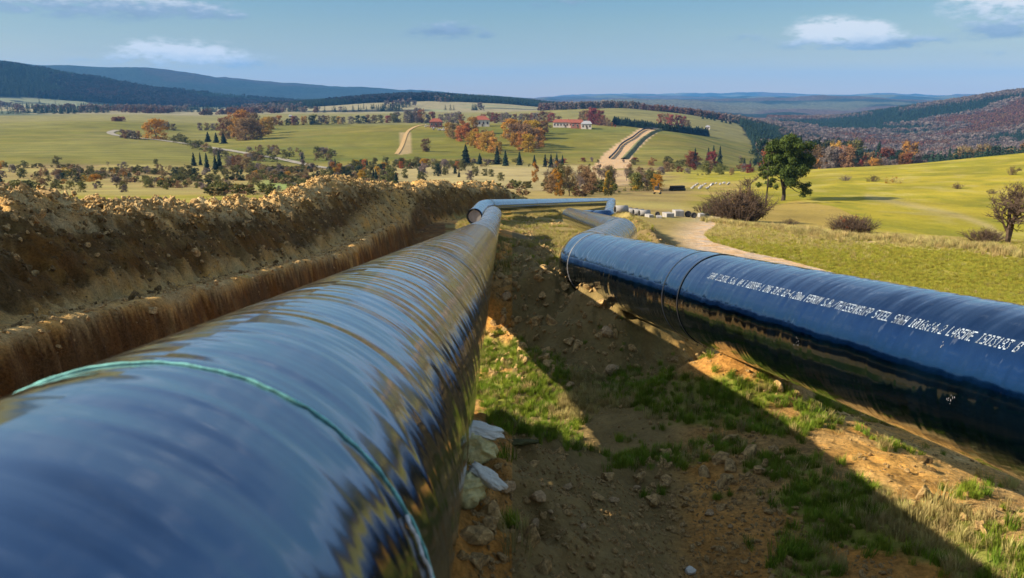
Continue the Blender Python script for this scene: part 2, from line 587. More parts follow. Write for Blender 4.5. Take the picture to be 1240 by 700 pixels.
M = {}
M['bark'] = simple('bark', (0.055, 0.040, 0.028), 0.9, 0.3, 8)
M['twig'] = simple('twig', (0.085, 0.055, 0.035), 0.9, 0.3, 8)
M['twig_grey'] = simple('twig_grey', (0.12, 0.09, 0.075), 0.9, 0.3, 8)
M['pine'] = leaf_mat('pine_needles', (0.030, 0.050, 0.010), (0.085, 0.115, 0.018), 0.1)
M['spruce'] = leaf_mat('spruce_needles', (0.010, 0.026, 0.017), (0.024, 0.045, 0.026), 0.35)
M['olive'] = leaf_mat('olive_leaves', (0.07, 0.075, 0.022), (0.15, 0.14, 0.04), 0.3)
M['yellow'] = leaf_mat('yellow_leaves', (0.26, 0.145, 0.015), (0.42, 0.23, 0.022), 0.2)
M['orange'] = leaf_mat('orange_leaves', (0.27, 0.115, 0.026), (0.44, 0.22, 0.045), 0.3, 0.03)
M['rust'] = leaf_mat('rust_leaves', (0.13, 0.042, 0.025), (0.25, 0.085, 0.04), 0.35, 0.03)
M['brown'] = leaf_mat('brown_leaves', (0.15, 0.095, 0.045), (0.25, 0.165, 0.075), 0.3, 0.02)
M['grey'] = leaf_mat('grey_twigs', (0.11, 0.085, 0.075), (0.19, 0.15, 0.13), 0.3)
M['meadow'] = leaf_mat('meadow_blades', (0.23, 0.23, 0.028), (0.36, 0.32, 0.05), 0.3, 0.02, 0.35)
M['grass'] = leaf_mat('grass_blades', (0.12, 0.20, 0.014), (0.25, 0.30, 0.035), 0.35, 0.02, 0.35)
M['straw'] = leaf_mat('dry_grass', (0.30, 0.24, 0.08), (0.46, 0.38, 0.15), 0.3, 0.02, 0.3)


def ground_material():
    """albedo from the painted attribute, broken up by soil and turf grain"""
    m, g, p, o = mat_base('soil_and_turf')
    at = g.n('ShaderNodeAttribute', attribute_name='albedo').outputs['Color']
    kd = g.n('ShaderNodeAttribute', attribute_name='kind')       # r: bare soil, g: turf, b: forest
    sep = g.n('ShaderNodeSeparateColor'); g.link(kd.outputs['Color'], sep.inputs[0])
    geo = g.n('ShaderNodeNewGeometry').outputs['Position']
    fine = g.noise(geo, 22, 6, 0.7)
    mid = g.noise(geo, 2.3, 6, 0.65)
    big = g.noise(g.mapping(geo, (1, 1, 0.3)), 0.05, 6, 0.6)
    tree = g.noise(g.mapping(geo, (1, 1, 0.4)), 0.055, 5, 0.75)
    soil_v = g.m('ADD', g.m('MULTIPLY', fine, 1.5), g.m('MULTIPLY', mid, 1.1))        # ~1.3 mean
    soil_k = g.n('ShaderNodeMapRange', ins={'Value': soil_v, 'From Min': 0.85, 'From Max': 1.75, 'To Min': 0.30, 'To Max': 1.70}).outputs[0]
    turf_v = g.m('ADD', g.m('MULTIPLY', fine, 0.6), g.m('ADD', g.m('MULTIPLY', mid, 0.7), g.m('MULTIPLY', big, 0.9)))
    turf_k = g.n('ShaderNodeMapRange', ins={'Value': turf_v, 'From Min': 0.75, 'From Max': 1.45, 'To Min': 0.50, 'To Max': 1.50}).outputs[0]
    tree_k = g.n('ShaderNodeMapRange', ins={'Value': tree, 'From Min': 0.35, 'From Max': 0.65, 'To Min': 0.4, 'To Max': 1.7}).outputs[0]
    k = g.m('ADD', g.m('MULTIPLY', soil_k, sep.outputs[0]), g.m('MULTIPLY', turf_k, sep.outputs[1]))
    k = g.m('ADD', k, g.m('MULTIPLY', tree_k, sep.outputs[2]))
    vm = g.n('ShaderNodeVectorMath', operation='SCALE'); g.link(at, vm.inputs[0]); g.link(k, vm.inputs['Scale'])
    # ochre and grey-brown patches in the soil
    hue = g.noise(geo, 0.9, 4, 0.6)
    warm = g.mix(g.ramp(hue, [(0.4, 0), (0.62, 1)]), (1.0, 1.0, 1.0), (1.20, 0.95, 0.60))
    c2 = g.mix(sep.outputs[0], vm.outputs[0], g.mix(1.0, vm.outputs[0], warm, 'MULTIPLY'))
    g.link(c2, p.inputs['Base Color'])
    p.inputs['Roughness'].default_value = 0.95
    p.inputs['Specular IOR Level'].default_value = 0.12
    b1 = g.n('ShaderNodeBump', ins={'Height': g.noise(geo, 9, 8, 0.68), 'Strength': g.m('ADD', g.m('MULTIPLY', sep.outputs[0], 0.65), 0.35), 'Distance': 0.10})
    b2 = g.n('ShaderNodeBump', ins={'Height': g.noise(geo, 38, 5, 0.7), 'Strength': g.m('ADD', g.m('MULTIPLY', sep.outputs[0], 0.6), 0.5), 'Distance': 0.02})
    b3 = g.n('ShaderNodeBump', ins={'Height': tree, 'Strength': sep.outputs[2], 'Distance': 14.0})
    g.link(b1.outputs[0], b2.inputs['Normal'])
    g.link(b2.outputs[0], b3.inputs['Normal'])
    g.link(b3.outputs[0], p.inputs['Normal'])
    return m


M['ground'] = ground_material()


def pipe_material(name, dusty=0.15, base=(0.003, 0.062, 0.150)):  # blue base puts the sky's reflection into the black coat's colour
    """black polyethylene coat with the fine rings left by wrapping, dust and rub marks; u runs along the pipe in metres"""
    m, g, p, o = mat_base(name)
    uv = g.n('ShaderNodeTexCoord').outputs['UV']
    sp = g.n('ShaderNodeSeparateXYZ'); g.link(uv, sp.inputs[0])
    u = g.m('ADD', sp.outputs[0], g.m('MULTIPLY', sp.outputs[1], 0.10))
    cmb = g.n('ShaderNodeCombineXYZ'); g.link(u, cmb.inputs[0]); g.link(g.m('MULTIPLY', sp.outputs[1], 0.5), cmb.inputs[1])
    v = cmb.outputs[0]
    rings = g.noise(g.mapping(v, (1, 0.30, 1)), 13, 1.0, 0.4)
    rings2 = g.noise(g.mapping(v, (1, 0.22, 1)), 42, 3, 0.6)
    wave = g.noise(g.mapping(v, (1, 0.8, 1)), 3.0, 2, 0.5)
    b1 = g.n('ShaderNodeBump', ins={'Height': rings, 'Strength': 1.0, 'Distance': 0.0052})
    b2 = g.n('ShaderNodeBump', ins={'Height': rings2, 'Strength': 1.0, 'Distance': 0.0003})
    b0 = g.n('ShaderNodeBump', ins={'Height': wave, 'Strength': 1.0, 'Distance': 0.024})
    g.link(b0.outputs[0], b1.inputs['Normal']); g.link(b1.outputs[0], b2.inputs['Normal'])
    g.link(b2.outputs[0], p.inputs['Normal'])
    dn = g.noise(g.mapping(v, (1, 1.2, 1)), 1.6, 6, 0.65)
    dr = g.noise(g.mapping(v, (1.6, 1.0, 1)), 8, 5, 0.7)
    geo = g.n('ShaderNodeNewGeometry')
    nz = g.n('ShaderNodeSeparateXYZ'); g.link(geo.outputs['Normal'], nz.inputs[0])
    topm = g.n('ShaderNodeMapRange', ins={'Value': nz.outputs[2], 'From Min': -0.1, 'From Max': 0.7, 'To Min': 0.35, 'To Max': 1.0}).outputs[0]
    dust = g.m('MULTIPLY', g.ramp(g.m('ADD', g.m('MULTIPLY', dn, 0.65), g.m('MULTIPLY', dr, 0.45)), [(0.42, 0.0), (0.72, 1.0)]), topm)
    dust = g.m('MULTIPLY', dust, dusty * 1.6, clamp=True)
    base_c = g.mix(dust, base, (0.27, 0.24, 0.225))
    # pale scuffs
    sc = g.ramp(g.noise(g.mapping(v, (2.5, 1.3, 1)), 7, 3, 0.5), [(0.685, 0.0), (0.71, 1.0)])
    base_c = g.mix(g.m('MULTIPLY', sc, 0.35), base_c, (0.42, 0.38, 0.34))
    g.link(base_c, p.inputs['Base Color'])
    rgh = g.m('ADD', 0.09, g.m('ADD', g.m('MULTIPLY', dust, 0.55), g.m('MULTIPLY', dn, 0.06)))
    g.link(rgh, p.inputs['Roughness'])
    g.link(g.m('SUBTRACT', 1.0, g.m('MULTIPLY', dust, 1.6, clamp=True)), p.inputs['Metallic'])
    p.inputs['Coat Weight'].default_value = 1.0
    p.inputs['Coat IOR'].default_value = 1.42
    g.link(g.m('ADD', 0.08, g.m('MULTIPLY', dust, 0.5)), p.inputs['Coat Roughness'])
    g.link(b2.outputs[0], p.inputs['Coat Normal'])
    return m


M['pipe'] = pipe_material('black_coating', 0.07)
M['pipe_dusty'] = pipe_material('dusty_black_coating', 0.42)
M['pipe_r'] = pipe_material('sky_tinted_coating', 0.035, (0.003, 0.055, 0.140))
M['sleeve'] = pipe_material('joint_sleeve', 0.20)
M['sleeve_edge'] = simple('sleeve_edge', (0.010, 0.012, 0.016), 0.35, 0.1, 4, spec=0.5)
M['steel_in'] = simple('bare_steel_bore', (0.30, 0.29, 0.28), 0.35, 0.2, 3, spec=0.6)
M['rope'] = simple('turquoise_rope', (0.20, 0.52, 0.46), 0.7, 0.25, 60, 0.002, 200)
M['rope_white'] = simple('white_cord', (0.62, 0.63, 0.60), 0.7, 0.2, 60)
M['wood_rust'] = leaf_mat('wood_rust_leaves', (0.085, 0.040, 0.027), (0.155, 0.078, 0.045), 0.35, 0.03)
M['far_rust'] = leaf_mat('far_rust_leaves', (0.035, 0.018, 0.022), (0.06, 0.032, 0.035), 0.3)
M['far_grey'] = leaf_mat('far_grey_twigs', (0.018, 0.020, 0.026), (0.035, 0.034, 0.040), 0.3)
M['scrape'] = simple('scraped_coating', (0.20, 0.20, 0.21), 0.6, 0.2, 40)
M['print'] = simple('white_print', (0.36, 0.42, 0.47), 0.55, 0.45, 18)
M['house_wall'] = simple('cream_render', (0.62, 0.55, 0.47), 0.9, 0.08, 0.5)
M['house_pink'] = simple('brick_pink_render', (0.36, 0.15, 0.11), 0.9, 0.12, 0.5)
M['roof_red'] = simple('red_roof_tiles', (0.26, 0.075, 0.045), 0.85, 0.2, 1.0)
M['roof_grey'] = simple('grey_roof', (0.30, 0.30, 0.31), 0.8, 0.2, 1.0)
M['glass'] = simple('window_glass', (0.04, 0.05, 0.06), 0.15, 0.1, 1, spec=0.6)
M['concrete'] = simple('pale_concrete', (0.30, 0.285, 0.26), 0.9, 0.15, 2.0, 0.01, 15)
M['stone'] = simple('field_stone', (0.44, 0.30, 0.145), 0.9, 0.3, 9.0, 0.01, 25)
M['clod'] = simple('clay_clod', (0.46, 0.30, 0.115), 0.95, 0.35, 5.0, 0.015, 22)
M['clod_dark'] = simple('dark_clay_clod', (0.16, 0.098, 0.032), 0.95, 0.35, 5.0, 0.015, 22)  # also paints shade into the clods on the heap flank
M['rubber'] = simple('black_rubber', (0.018, 0.018, 0.018), 0.6, 0.2, 5)
M['timber'] = simple('weathered_timber', (0.16, 0.12, 0.08), 0.9, 0.3, 6)
M['machine'] = simple('machine_paint', (0.05, 0.05, 0.06), 0.5, 0.2, 2)
M['machine_tan'] = simple('ochre_machine_paint', (0.46, 0.30, 0.12), 0.5, 0.2, 2)
M['road'] = simple('pale_gravel', (0.27, 0.24, 0.18), 0.95, 0.2, 0.3, 0.02, 4)
M['bag'] = simple('plastic_bag', (0.62, 0.56, 0.24), 0.4, 0.2, 6, 0.012, 22, 0.5)
M['bag_white'] = simple('white_plastic', (0.66, 0.64, 0.52), 0.35, 0.1, 6, 0.012, 26, 0.5)
# ------------------------------------------------------------------ the ground, painted with what grows or lies on it
def in_poly(px, py, poly):
    inside = np.zeros(px.shape, bool)
    n = len(poly)
    for i in range(n):
        x1, y1 = poly[i]; x2, y2 = poly[(i + 1) % n]
        c = ((y1 > py) != (y2 > py)) & (px < (x2 - x1) * (py - y1) / (y2 - y1 + 1e-9) + x1)
        inside ^= c
    return inside


def blobs(px, py, lst):
    s = np.zeros(px.shape)
    for (x, y, a, b, w) in lst:
        s = np.maximum(s, w * np.exp(-((px - x) / a) ** 2 - ((py - y) / b) ** 2))
    return s


GRASS_NEAR = [(600, 430, 60, 30, .85), (625, 470, 60, 35, 1), (640, 510, 70, 30, .95), (690, 540, 30, 16, .55),
              (740, 478, 90, 26, 1.1), (850, 485, 110, 32, 1.1), (940, 515, 60, 20, .8), (760, 455, 60, 14, .6),
              (800, 552, 70, 14, .9), (760, 535, 30, 9, .6), (860, 540, 50, 14, .7), (950, 570, 60, 22, .9),
              (1000, 600, 80, 32, .95), (1060, 640, 100, 36, 1.0), (1140, 650, 70, 36, 1.0), (1210, 690, 60, 34, 1.0),
              (990, 495, 32, 18, .9), (930, 460, 30, 12, .5), (860, 440, 22, 12, .4), (975, 680, 60, 30, .8),
              (780, 600, 20, 9, .6), (800, 640, 30, 12, .45), (620, 640, 25, 10, .4), (795, 300, 10, 8, .8),
              (545, 560, 25, 10, .2), (700, 310, 30, 12, .4), (690, 290, 60, 12, .8), (650, 285, 40, 14, .7),
              (1170, 600, 40, 14, .5), (1080, 545, 30, 10, .3), (880, 600, 26, 10, .35), (905, 660, 22, 12, .5)]
TRACK = [(786, 300), (784, 284), (790, 268), (868, 266), (866, 274), (852, 284), (862, 293), (905, 305), (945, 313), (1010, 330), (900, 330)]
FAR_STRIP = [(716, 204), (732, 186), (756, 168), (776, 155), (800, 156), (786, 168), (768, 184), (762, 204)]
STRAW_LINE = [(860, 268), (905, 274), (940, 277), (985, 284), (1030, 290), (1080, 292), (1120, 297), (1180, 300), (1235, 312)]


def wood_edge(px):
    """distance at which the valley wood begins, by bearing"""
    return np.interp(px, [860, 885, 905, 925, 945], [1900, 1500, 1150, 640, 370])


def line_mask(px, py, pts, w):
    d, _ = dist_poly(px, py, pts)
    return np.exp(-(d / w) ** 2)


def paint(x, y, z, hm, tr):
    r = np.hypot(x, y)
    px, py = to_px(x, y, z)
    front = y > 0.3
    n1 = fbm(x / 3.0, y / 3.0, 4, 101)
    n2 = fbm(x / 0.5, y / 0.5, 4, 103)
    nf = fbm(x / 90, y / 90, 4, 105)
    col = np.zeros((len(x), 3)); kind = np.zeros((len(x), 3))

    def put(mask, c, k):
        mask = np.clip(mask, 0, 1)[:, None]
        col[:] = col * (1 - mask) + np.array(c) * mask
        kind[:] = kind * (1 - mask) + np.array(k) * mask
    S, T, W = (1, 0, 0), (0, 1, 0), (0, 0, 1)
    put(np.ones(len(x)), (0.46, 0.265, 0.085), S)
    # sand between pipes and below the right pipe
    put(sstep(-.1, .35, n1) * (r < 40), (0.50, 0.325, 0.120), S)
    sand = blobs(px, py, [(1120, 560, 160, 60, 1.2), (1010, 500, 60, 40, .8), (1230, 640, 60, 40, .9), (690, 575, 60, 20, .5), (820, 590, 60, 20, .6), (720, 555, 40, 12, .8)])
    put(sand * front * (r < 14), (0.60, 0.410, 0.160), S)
    # spoil heap, trench
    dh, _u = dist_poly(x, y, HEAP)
    dry = sstep(1.7, .7, dh + .9 * n2 + .5 * n1)          # sunlit crest painted pale, shaded flank painted dark
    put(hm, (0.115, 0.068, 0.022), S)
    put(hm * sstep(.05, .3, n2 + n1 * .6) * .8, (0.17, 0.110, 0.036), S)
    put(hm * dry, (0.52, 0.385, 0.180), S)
    bench = sstep(-9.2, -8.6, x) * sstep(-7.0, -7.3, x) * (y < 60)
    put(bench * .8, (0.44, 0.32, 0.135), S)
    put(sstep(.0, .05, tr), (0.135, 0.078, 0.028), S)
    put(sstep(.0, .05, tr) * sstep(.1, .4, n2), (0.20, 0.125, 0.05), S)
    # near turf
    gm = blobs(px, py, GRASS_NEAR)
    g = sstep(0.28, 0.56, gm + 0.55 * n2 + 0.25 * n1) * front * (r < 40) * (1 - hm) * (1 - tr)
    put(g * 0.85, (0.155, 0.200, 0.030), T)
    # meadow on the right and beyond
    rs = (y - RC[1]) / RV[1]
    xr = RC[0] + RV[0] * rs
    mead = sstep(0.6, 2.0, x - xr) * sstep(6, 10, x + 0.10 * y + n1)
    mead = np.maximum(mead * (r < 75), sstep(60, 74, r) * (x > -1.0 * y))
    nb = fbm(x / 14, y / 14, 4, 107)
    put(mead * (1 - hm), (0.215, 0.190, 0.012), T)
    put(mead * sstep(-.2, .35, nb) * (1 - hm), (0.290, 0.235, 0.018), T)
    nb2 = fbm(x / 4.0, y / 6.0, 4, 123)
    put(mead * sstep(.08, .4, nb2) * .6 * (1 - hm), (0.145, 0.150, 0.012), T)
    put(mead * sstep(.12, .45, -nb2) * .6 * (1 - hm), (0.31, 0.26, 0.07), T)
    ochre = (px > 700) & (px < 900) & (py < 262) & (r > 60) & (r < 240)
    put(ochre * 0.75 * sstep(-.35, .25, nb + .2), (0.28, 0.20, 0.065), T)
    put(line_mask(px, py, STRAW_LINE, 5) * (r > 30) * (r < 120) * .9, (0.42, 0.32, 0.16), T)
    bank = in_poly(px, py, [(905, 262), (930, 250), (965, 243), (1010, 250), (1040, 264), (1000, 278), (940, 276)]) & (r > 60) & (r < 200)
    put(bank * .65, (0.30, 0.20, 0.06), T)
    put(line_mask(px, py, [(1050, 238), (1110, 250), (1165, 262), (1200, 275), (1225, 300)], 3.5) * (r > 50) * (r < 260) * .5, (0.36, 0.28, 0.14), T)
    trk = in_poly(px, py, TRACK) & (r > 9) & (r < 125)
    put(trk * 1.0, (0.47, 0.37, 0.27), S)
    put(in_poly(px, py, [(748, 262), (752, 252), (800, 255), (872, 262), (868, 268), (790, 270)]) * (r > 60) * (r < 160) * .8, (0.45, 0.39, 0.30), S)
    # pipe corridor beyond the end of the near heap
    corr = sstep(545, 575, px + 20 * n1) * sstep(760, 725, px + 30 * n1) * sstep(30, 42, r + 8 * n1) * sstep(115, 100, r)
    put(corr * sstep(-.3, .2, n1) * .8 * (1 - hm), (0.38, 0.29, 0.13), S)
    dK, _u = dist_line(x, y, (10.0, 76.0), (6.9, 37.0))
    put(sstep(2.6, 1.6, dK + .6 * n1) * (r > 30) * .9, (0.085, 0.085, 0.025), T)
    gg = sstep(0.0, .25, n1 + .6 * n2) * (r > 14) * (r < 110) * (px > 540) * (px < 800) * (1 - hm) * (1 - trk) * (dK > 2.8)
    put(gg * .75, (0.26, 0.225, 0.075), T)
    # ---- middle distance
    low = sstep(118, 175, r + 25 * nf + 150 * (px > 620)) * sstep(860, 800, px + 60 * nf)
    put(low, (0.25, 0.190, 0.060), T)
    nm = fbm(x / 22, y / 30, 4, 121)
    put(low * sstep(.0, .2, nm) * .8, (0.150, 0.105, 0.045), T)
    put(low * sstep(.12, .3, -nm) * .7, (0.25, 0.215, 0.06), T)
    put(sstep(455, 500, px + 60 * nf) * sstep(750, 715, px + 40 * nf) * (r > 180) * (r < 430) * .85, (0.30, 0.245, 0.105), T)
    put(np.exp(-((px - 355 + 30 * nf) / 36) ** 4) * sstep(180, 220, r) * sstep(330, 290, r) * .8, (0.17, 0.24, 0.06), T)
    green = sstep(415, 450, r + 60 * nf) * (px < 960)
    put(green, (0.120, 0.113, 0.012), T)
    stripes = fbm(x / 240 + y / 300, (y - x * 0.3) / 22, 3, 109)
    put(green * sstep(0.0, .4, stripes) * .8, (0.165, 0.138, 0.024), T)
    put(green * (px > 280) * sstep(.1, .5, -stripes) * .7, (0.082, 0.098, 0.012), T)
    rows_ = np.sin((y * .94 - x * .34) / 2.6 + 2.5 * nf) * .5 + .5
    put(green * rows_ * .22 * (px < 420), (0.12, 0.135, 0.03), T)
    put(green * (1 - rows_) * sstep(-.1, .3, nf) * .25, (0.30, 0.27, 0.10), T)
    strip = in_poly(px, py, FAR_STRIP) & (r > 380) & (r < 800)
    put(strip * 1.0, (0.40, 0.30, 0.19), S)
    put(in_poly(px, py, [(716, 206), (765, 206), (760, 224), (735, 226)]) * (r > 220) * (r < 440) * .7, (0.38, 0.29, 0.18), S)
    put(in_poly(px, py, [(484, 160), (496, 160), (497, 186), (482, 188)]) * (r > 420) * (r < 800) * .6, (0.34, 0.26, 0.16), S)
    # ---- behind the first crests
    second = sstep(950, 1050, r) * (px < 1000)
    put(second, (0.175, 0.155, 0.045), T)
    put(second * sstep(0.0, .3, stripes), (0.145, 0.135, 0.038), T)
    put(sstep(-30, 30, r - wood_edge(px) + 260 * nf) * (px > 800), (0.055, 0.050, 0.030), W)
    pale = sstep(1380, 1500, r) * (px < 660)
    fieldn = fbm(x / 300, y / 130, 3, 111)
    put(pale, (0.22, 0.19, 0.10), T)
    put(pale * sstep(.0, .12, fieldn), (0.18, 0.19, 0.09), T)
    put(pale * sstep(.17, .24, fieldn), (0.05, 0.045, 0.035), W)
    cloud_shade = np.exp(-((px - 90) / 130) ** 4) * sstep(1380, 1500, r) * sstep(2500, 2300, r)  # cloud shadow painted as darker green over the far left fields
    put(cloud_shade * sstep(-.1, .05, fieldn + .05) * .9, (0.055, 0.085, 0.050), T)
    forest = sstep(1950, 2050, r) * (px > 330) + sstep(2380, 2450, r)
    forest = np.clip(forest, 0, 1)
    put(forest, (0.012, 0.026, 0.026), W)
    fr = fbm(x / 500, y / 500, 4, 113)
    put(forest * sstep(.02, .18, fr) * (px > 800) * (r < 3300), (0.13, 0.065, 0.042), W)
    put(forest * sstep(.05, .2, fr) * (px <= 800) * .8, (0.032, 0.026, 0.028), W)
    fr2 = fbm(x / 900, y / 900, 5, 117)
    put(sstep(3400, 3600, r) * (px > 640) * sstep(4600, 4500, r), (0.075, 0.052, 0.045), W)
    put(sstep(3600, 4200, r) * (px > 600) * sstep(.05, .2, fr2) * .8, (0.10, 0.105, 0.06), W)
    put(sstep(3600, 4200, r) * (px > 600) * sstep(.1, .3, -fr2) * .6, (0.10, 0.060, 0.045), W)
    fv = (r > 2350) & (r < 3000) & (px < 330) & (fieldn > .08)
    put(fv * .8, (0.20, 0.21, 0.11), T)
    return col, kind


def set_attr(o, name, rgb):
    a = o.data.color_attributes.new(name, 'FLOAT_COLOR', 'POINT')
    buf = np.ones((len(rgb), 4), np.float32); buf[:, :3] = rgb
    a.data.foreach_set('color', buf.ravel())


def polar_sheet(name, azs, rs, lower=None):
    A, R = np.meshgrid(azs, rs)
    x, y = (R * np.sin(A)).ravel(), (R * np.cos(A)).ravel()
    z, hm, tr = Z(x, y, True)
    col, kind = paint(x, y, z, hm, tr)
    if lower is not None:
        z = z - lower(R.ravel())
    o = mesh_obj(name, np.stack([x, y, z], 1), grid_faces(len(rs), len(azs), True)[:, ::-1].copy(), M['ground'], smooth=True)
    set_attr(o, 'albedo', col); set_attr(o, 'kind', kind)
    return tag(o, kind='structure')


def az_list(dense_deg, step, coarse):
    a = np.arange(-dense_deg, dense_deg, step)
    b = np.arange(dense_deg, 360 - dense_deg, coarse)
    return np.radians(np.concatenate([a, b]))


rs_near = np.concatenate([[0.05, 0.4, 0.8, 1.2, 1.6, 2.0, 2.3], np.exp(np.arange(math.log(2.5), math.log(130), 0.0062))])
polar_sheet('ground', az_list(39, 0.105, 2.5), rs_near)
rs_far = np.exp(np.arange(math.log(121), math.log(16000), 0.0110))
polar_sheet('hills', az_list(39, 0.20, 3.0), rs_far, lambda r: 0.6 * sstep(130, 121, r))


# ------------------------------------------------------------------ pipes
def fillet(pts, rad, step=0.25):
    """points along a polyline with rounded corners"""
    pts = [Vector(p) for p in pts]
    out = [pts[0]]
    for i in range(1, len(pts) - 1):
        a, b, c = pts[i - 1], pts[i], pts[i + 1]
        u, w = (a - b).normalized(), (c - b).normalized()
        ang = math.acos(max(-1, min(1, u.dot(w))))
        t = min(rad / math.tan(ang / 2), (a - b).length * .48, (c - b).length * .48)
        p, q = b + u * t, b + w * t
        for k in range(9):
            f = k / 8
            out.append(p * (1 - f) ** 2 + b * 2 * f * (1 - f) + q * f * f)
    out.append(pts[-1])
    return out


def resample(pts, step):
    L = [0]
    for a, b in zip(pts[:-1], pts[1:]):
        L.append(L[-1] + (b - a).length)
    n = max(2, int(L[-1] / step) + 1)
    res = []
    for s in np.linspace(0, L[-1], n):
        i = min(int(np.searchsorted(L, s, side='right')) - 1, len(pts) - 2)
        f = (s - L[i]) / max(1e-9, L[i + 1] - L[i])
        res.append(pts[i].lerp(pts[i + 1], f))
    return res, L[-1]


def sweep(name, pts, rad, mat, parent, nseg=96, u0=0.0, hollow=True, step=0.5, lip=True):
    pts, L = resample([Vector(p) for p in pts], step)
    V, UV, rings = [], [], []
    wall = 0.022
    prof = []
    n = len(pts)
    for i, p in enumerate(pts):
        t = (pts[min(i + 1, n - 1)] - pts[max(i - 1, 0)]).normalized()
        side = t.cross(Vector((0, 0, 1))).normalized()
        up = side.cross(t)
        prof.append((p, side, up, L * i / (n - 1)))
    seq = [(i, rad) for i in range(n)]
    if hollow:
        seq = [(0, rad - wall)] + seq + [(n - 1, rad - wall)]
    for i, r in seq:
        p, side, up, s = prof[i]
        for k in range(nseg + 1):
            q = 2 * math.pi * k / nseg
            V.append(p + side * (math.sin(q) * r) + up * (math.cos(q) * r))
            UV.append((u0 + s, q * rad))
    V = np.array([tuple(v) for v in V])
    Fc = grid_faces(len(seq), nseg + 1)
    o = mesh_obj(name, V, Fc, mat, parent, smooth=True, uv=np.array(UV))
    if hollow:      # crisp lip
        sm = np.ones(len(o.data.polygons), bool)
        sm[:nseg] = False; sm[-nseg:] = False
        o.data.polygons.foreach_set('use_smooth', sm)
    return o


def bore(path, rad, parent, depth=6):
    """bare steel inside of an open end"""
    pts, L = resample([Vector(p) for p in path], 0.4)
    o = sweep('pipe_bore', pts[:depth], rad - 0.023, M['steel_in'], parent, 48, hollow=False)
    return o


def sleeve(c, v, s, width, parent, rad=PR, mat=None):
    """shrink sleeve over a welded joint with two dark edges"""
    c, v = Vector(c), Vector(v)
    o = sweep('joint_sleeve', [c + v * (s - width / 2), c + v * (s + width / 2)], rad + 0.0045, mat or M['sleeve'], parent, 96, u0=s, hollow=False, step=0.1)
    for e in (-1, 1):
        q = s + e * width / 2
        sweep('sleeve_edge', [c + v * (q - 0.013), c + v * (q + 0.013)], rad + 0.0065, M['sleeve_edge'], o, 96, hollow=False, step=0.02)
    return o


def P_at(px, py, ydist):
    d = ray(px, py)
    return Vector(d * (ydist / d[1]))


def axis(c, v, s):
    return Vector(c) + Vector(v) * s


# --- the big pipe under the camera
lp = empty('steel_pipeline', axis(LC, LV, 0) + Vector((0, 0, -PR)))
off = lp.location
def rel(pts, o): return [Vector(p) - o for p in pts]
l_end = P_at(597, 260.5, 45.4)
tag(lp, 'nearest black steel pipeline, running from the foreground straight down the slope beside the trench', 'pipeline')
Lc, Lv = np.array(axis(LC, LV, 0) - off), LV
joints = [-5.97, 6.03, 18.03, 30.03]
mats = [M['pipe'], M['pipe'], M['pipe_dusty']]
for (a, b), m_ in zip(zip(joints[:-1], joints[1:]), (M['pipe'], M['pipe'], M['pipe_dusty'])):
    sweep('pipe_section', [axis(Lc, Lv, a), axis(Lc, Lv, b)], PR, m_, lp, 128, u0=a, hollow=False, step=0.5)
tail = fillet([axis(Lc, Lv, 30.03), axis(Lc, Lv, 34.5), l_end - off], 30)
sweep('pipe_section', tail, PR, M['pipe_dusty'], lp, 96, u0=30, hollow=False)
for s in (6.03, 18.03, 30.03):
    sleeve(Lc, Lv, s, 0.09, lp)

# rope round it and the cord that hangs off it
def ring_curve(c, v, s, rad, th, a0, a1, mat, name, parent=None, wob=0.0022, drift=0.0, seed=0):
    c, v = Vector(c), Vector(v)
    side = v.cross(Vector((0, 0, 1))).normalized(); up = side.cross(v)
    V, Fs, pts, rr = [], [], [], []
    n = 150
    for i in range(n + 1):
        q = math.radians(a0 + (a1 - a0) * i / n)
        w = wob * math.sin(q * 23 + seed) + wob * math.sin(q * 57 + seed * 2)
        pts.append(c + v * (s + w + drift * (i / n) ** 2) + side * (math.sin(q) * rad) + up * (math.cos(q) * rad))
        rr.append(th * (1 + .25 * math.sin(i * 2.1)))
    tube_geo(pts, rr, 8, V, Fs)
    return mesh_obj(name, V, Fs, mat, parent, smooth=True)


tag(ring_curve(LC, LV, 1.38, PR + 0.0015, 0.0026, -178, 178, M['rope'], 'rope'), 'turquoise rope tied round the nearest pipe in the foreground', 'rope')
tag(ring_curve(LC, LV, 1.345, PR + 0.005, 0.0035, 62, 175, M['rope_white'], 'cord', drift=-0.06, wob=.006, seed=2), 'thin white cord beside the turquoise rope low on the nearest pipe', 'cord')

# --- the pipe on the right with its bends
r_orig = axis(RC, RV, 0) - Vector((0, 0, PR))
rp = empty('steel_pipeline', r_orig)
tag(rp, 'sky-tinted black steel pipeline with white stencilled lettering crossing the right side of the picture', 'pipeline')
Rc = np.array(axis(RC, RV, 0) - r_orig)
sweep('pipe_section', [axis(Rc, RV, -4), axis(Rc, RV, 7.98)], PR, M['pipe_r'], rp, 144, u0=-4, hollow=False)
sweep('pipe_section', [axis(Rc, RV, 7.98), axis(Rc, RV, 11.9)], PR, M['pipe_r'], rp, 144, u0=8, hollow=False)
sleeve(Rc, RV, 8.0, 0.40, rp, mat=M['pipe_r'])
def end_cap(c, v, s, depth, rad, parent, mat):
    c, v = Vector(c), Vector(v)
    side = v.cross(Vector((0, 0, 1))).normalized(); up = side.cross(v)
    V = []
    for i in range(13):
        f = math.radians(90 * i / 12)
        rr, zz = max(rad * math.cos(f) ** .7, .001), depth * math.sin(f)
        for k in range(64):
            q = 2 * math.pi * k / 64
            V.append(tuple(c + v * (s + zz) + side * (math.sin(q) * rr) + up * (math.cos(q) * rr)))
    V = np.array(V)
    mesh_obj('end_cap', V, grid_faces(13, 64, True), mat, parent, smooth=True, uv=V[:, :2])


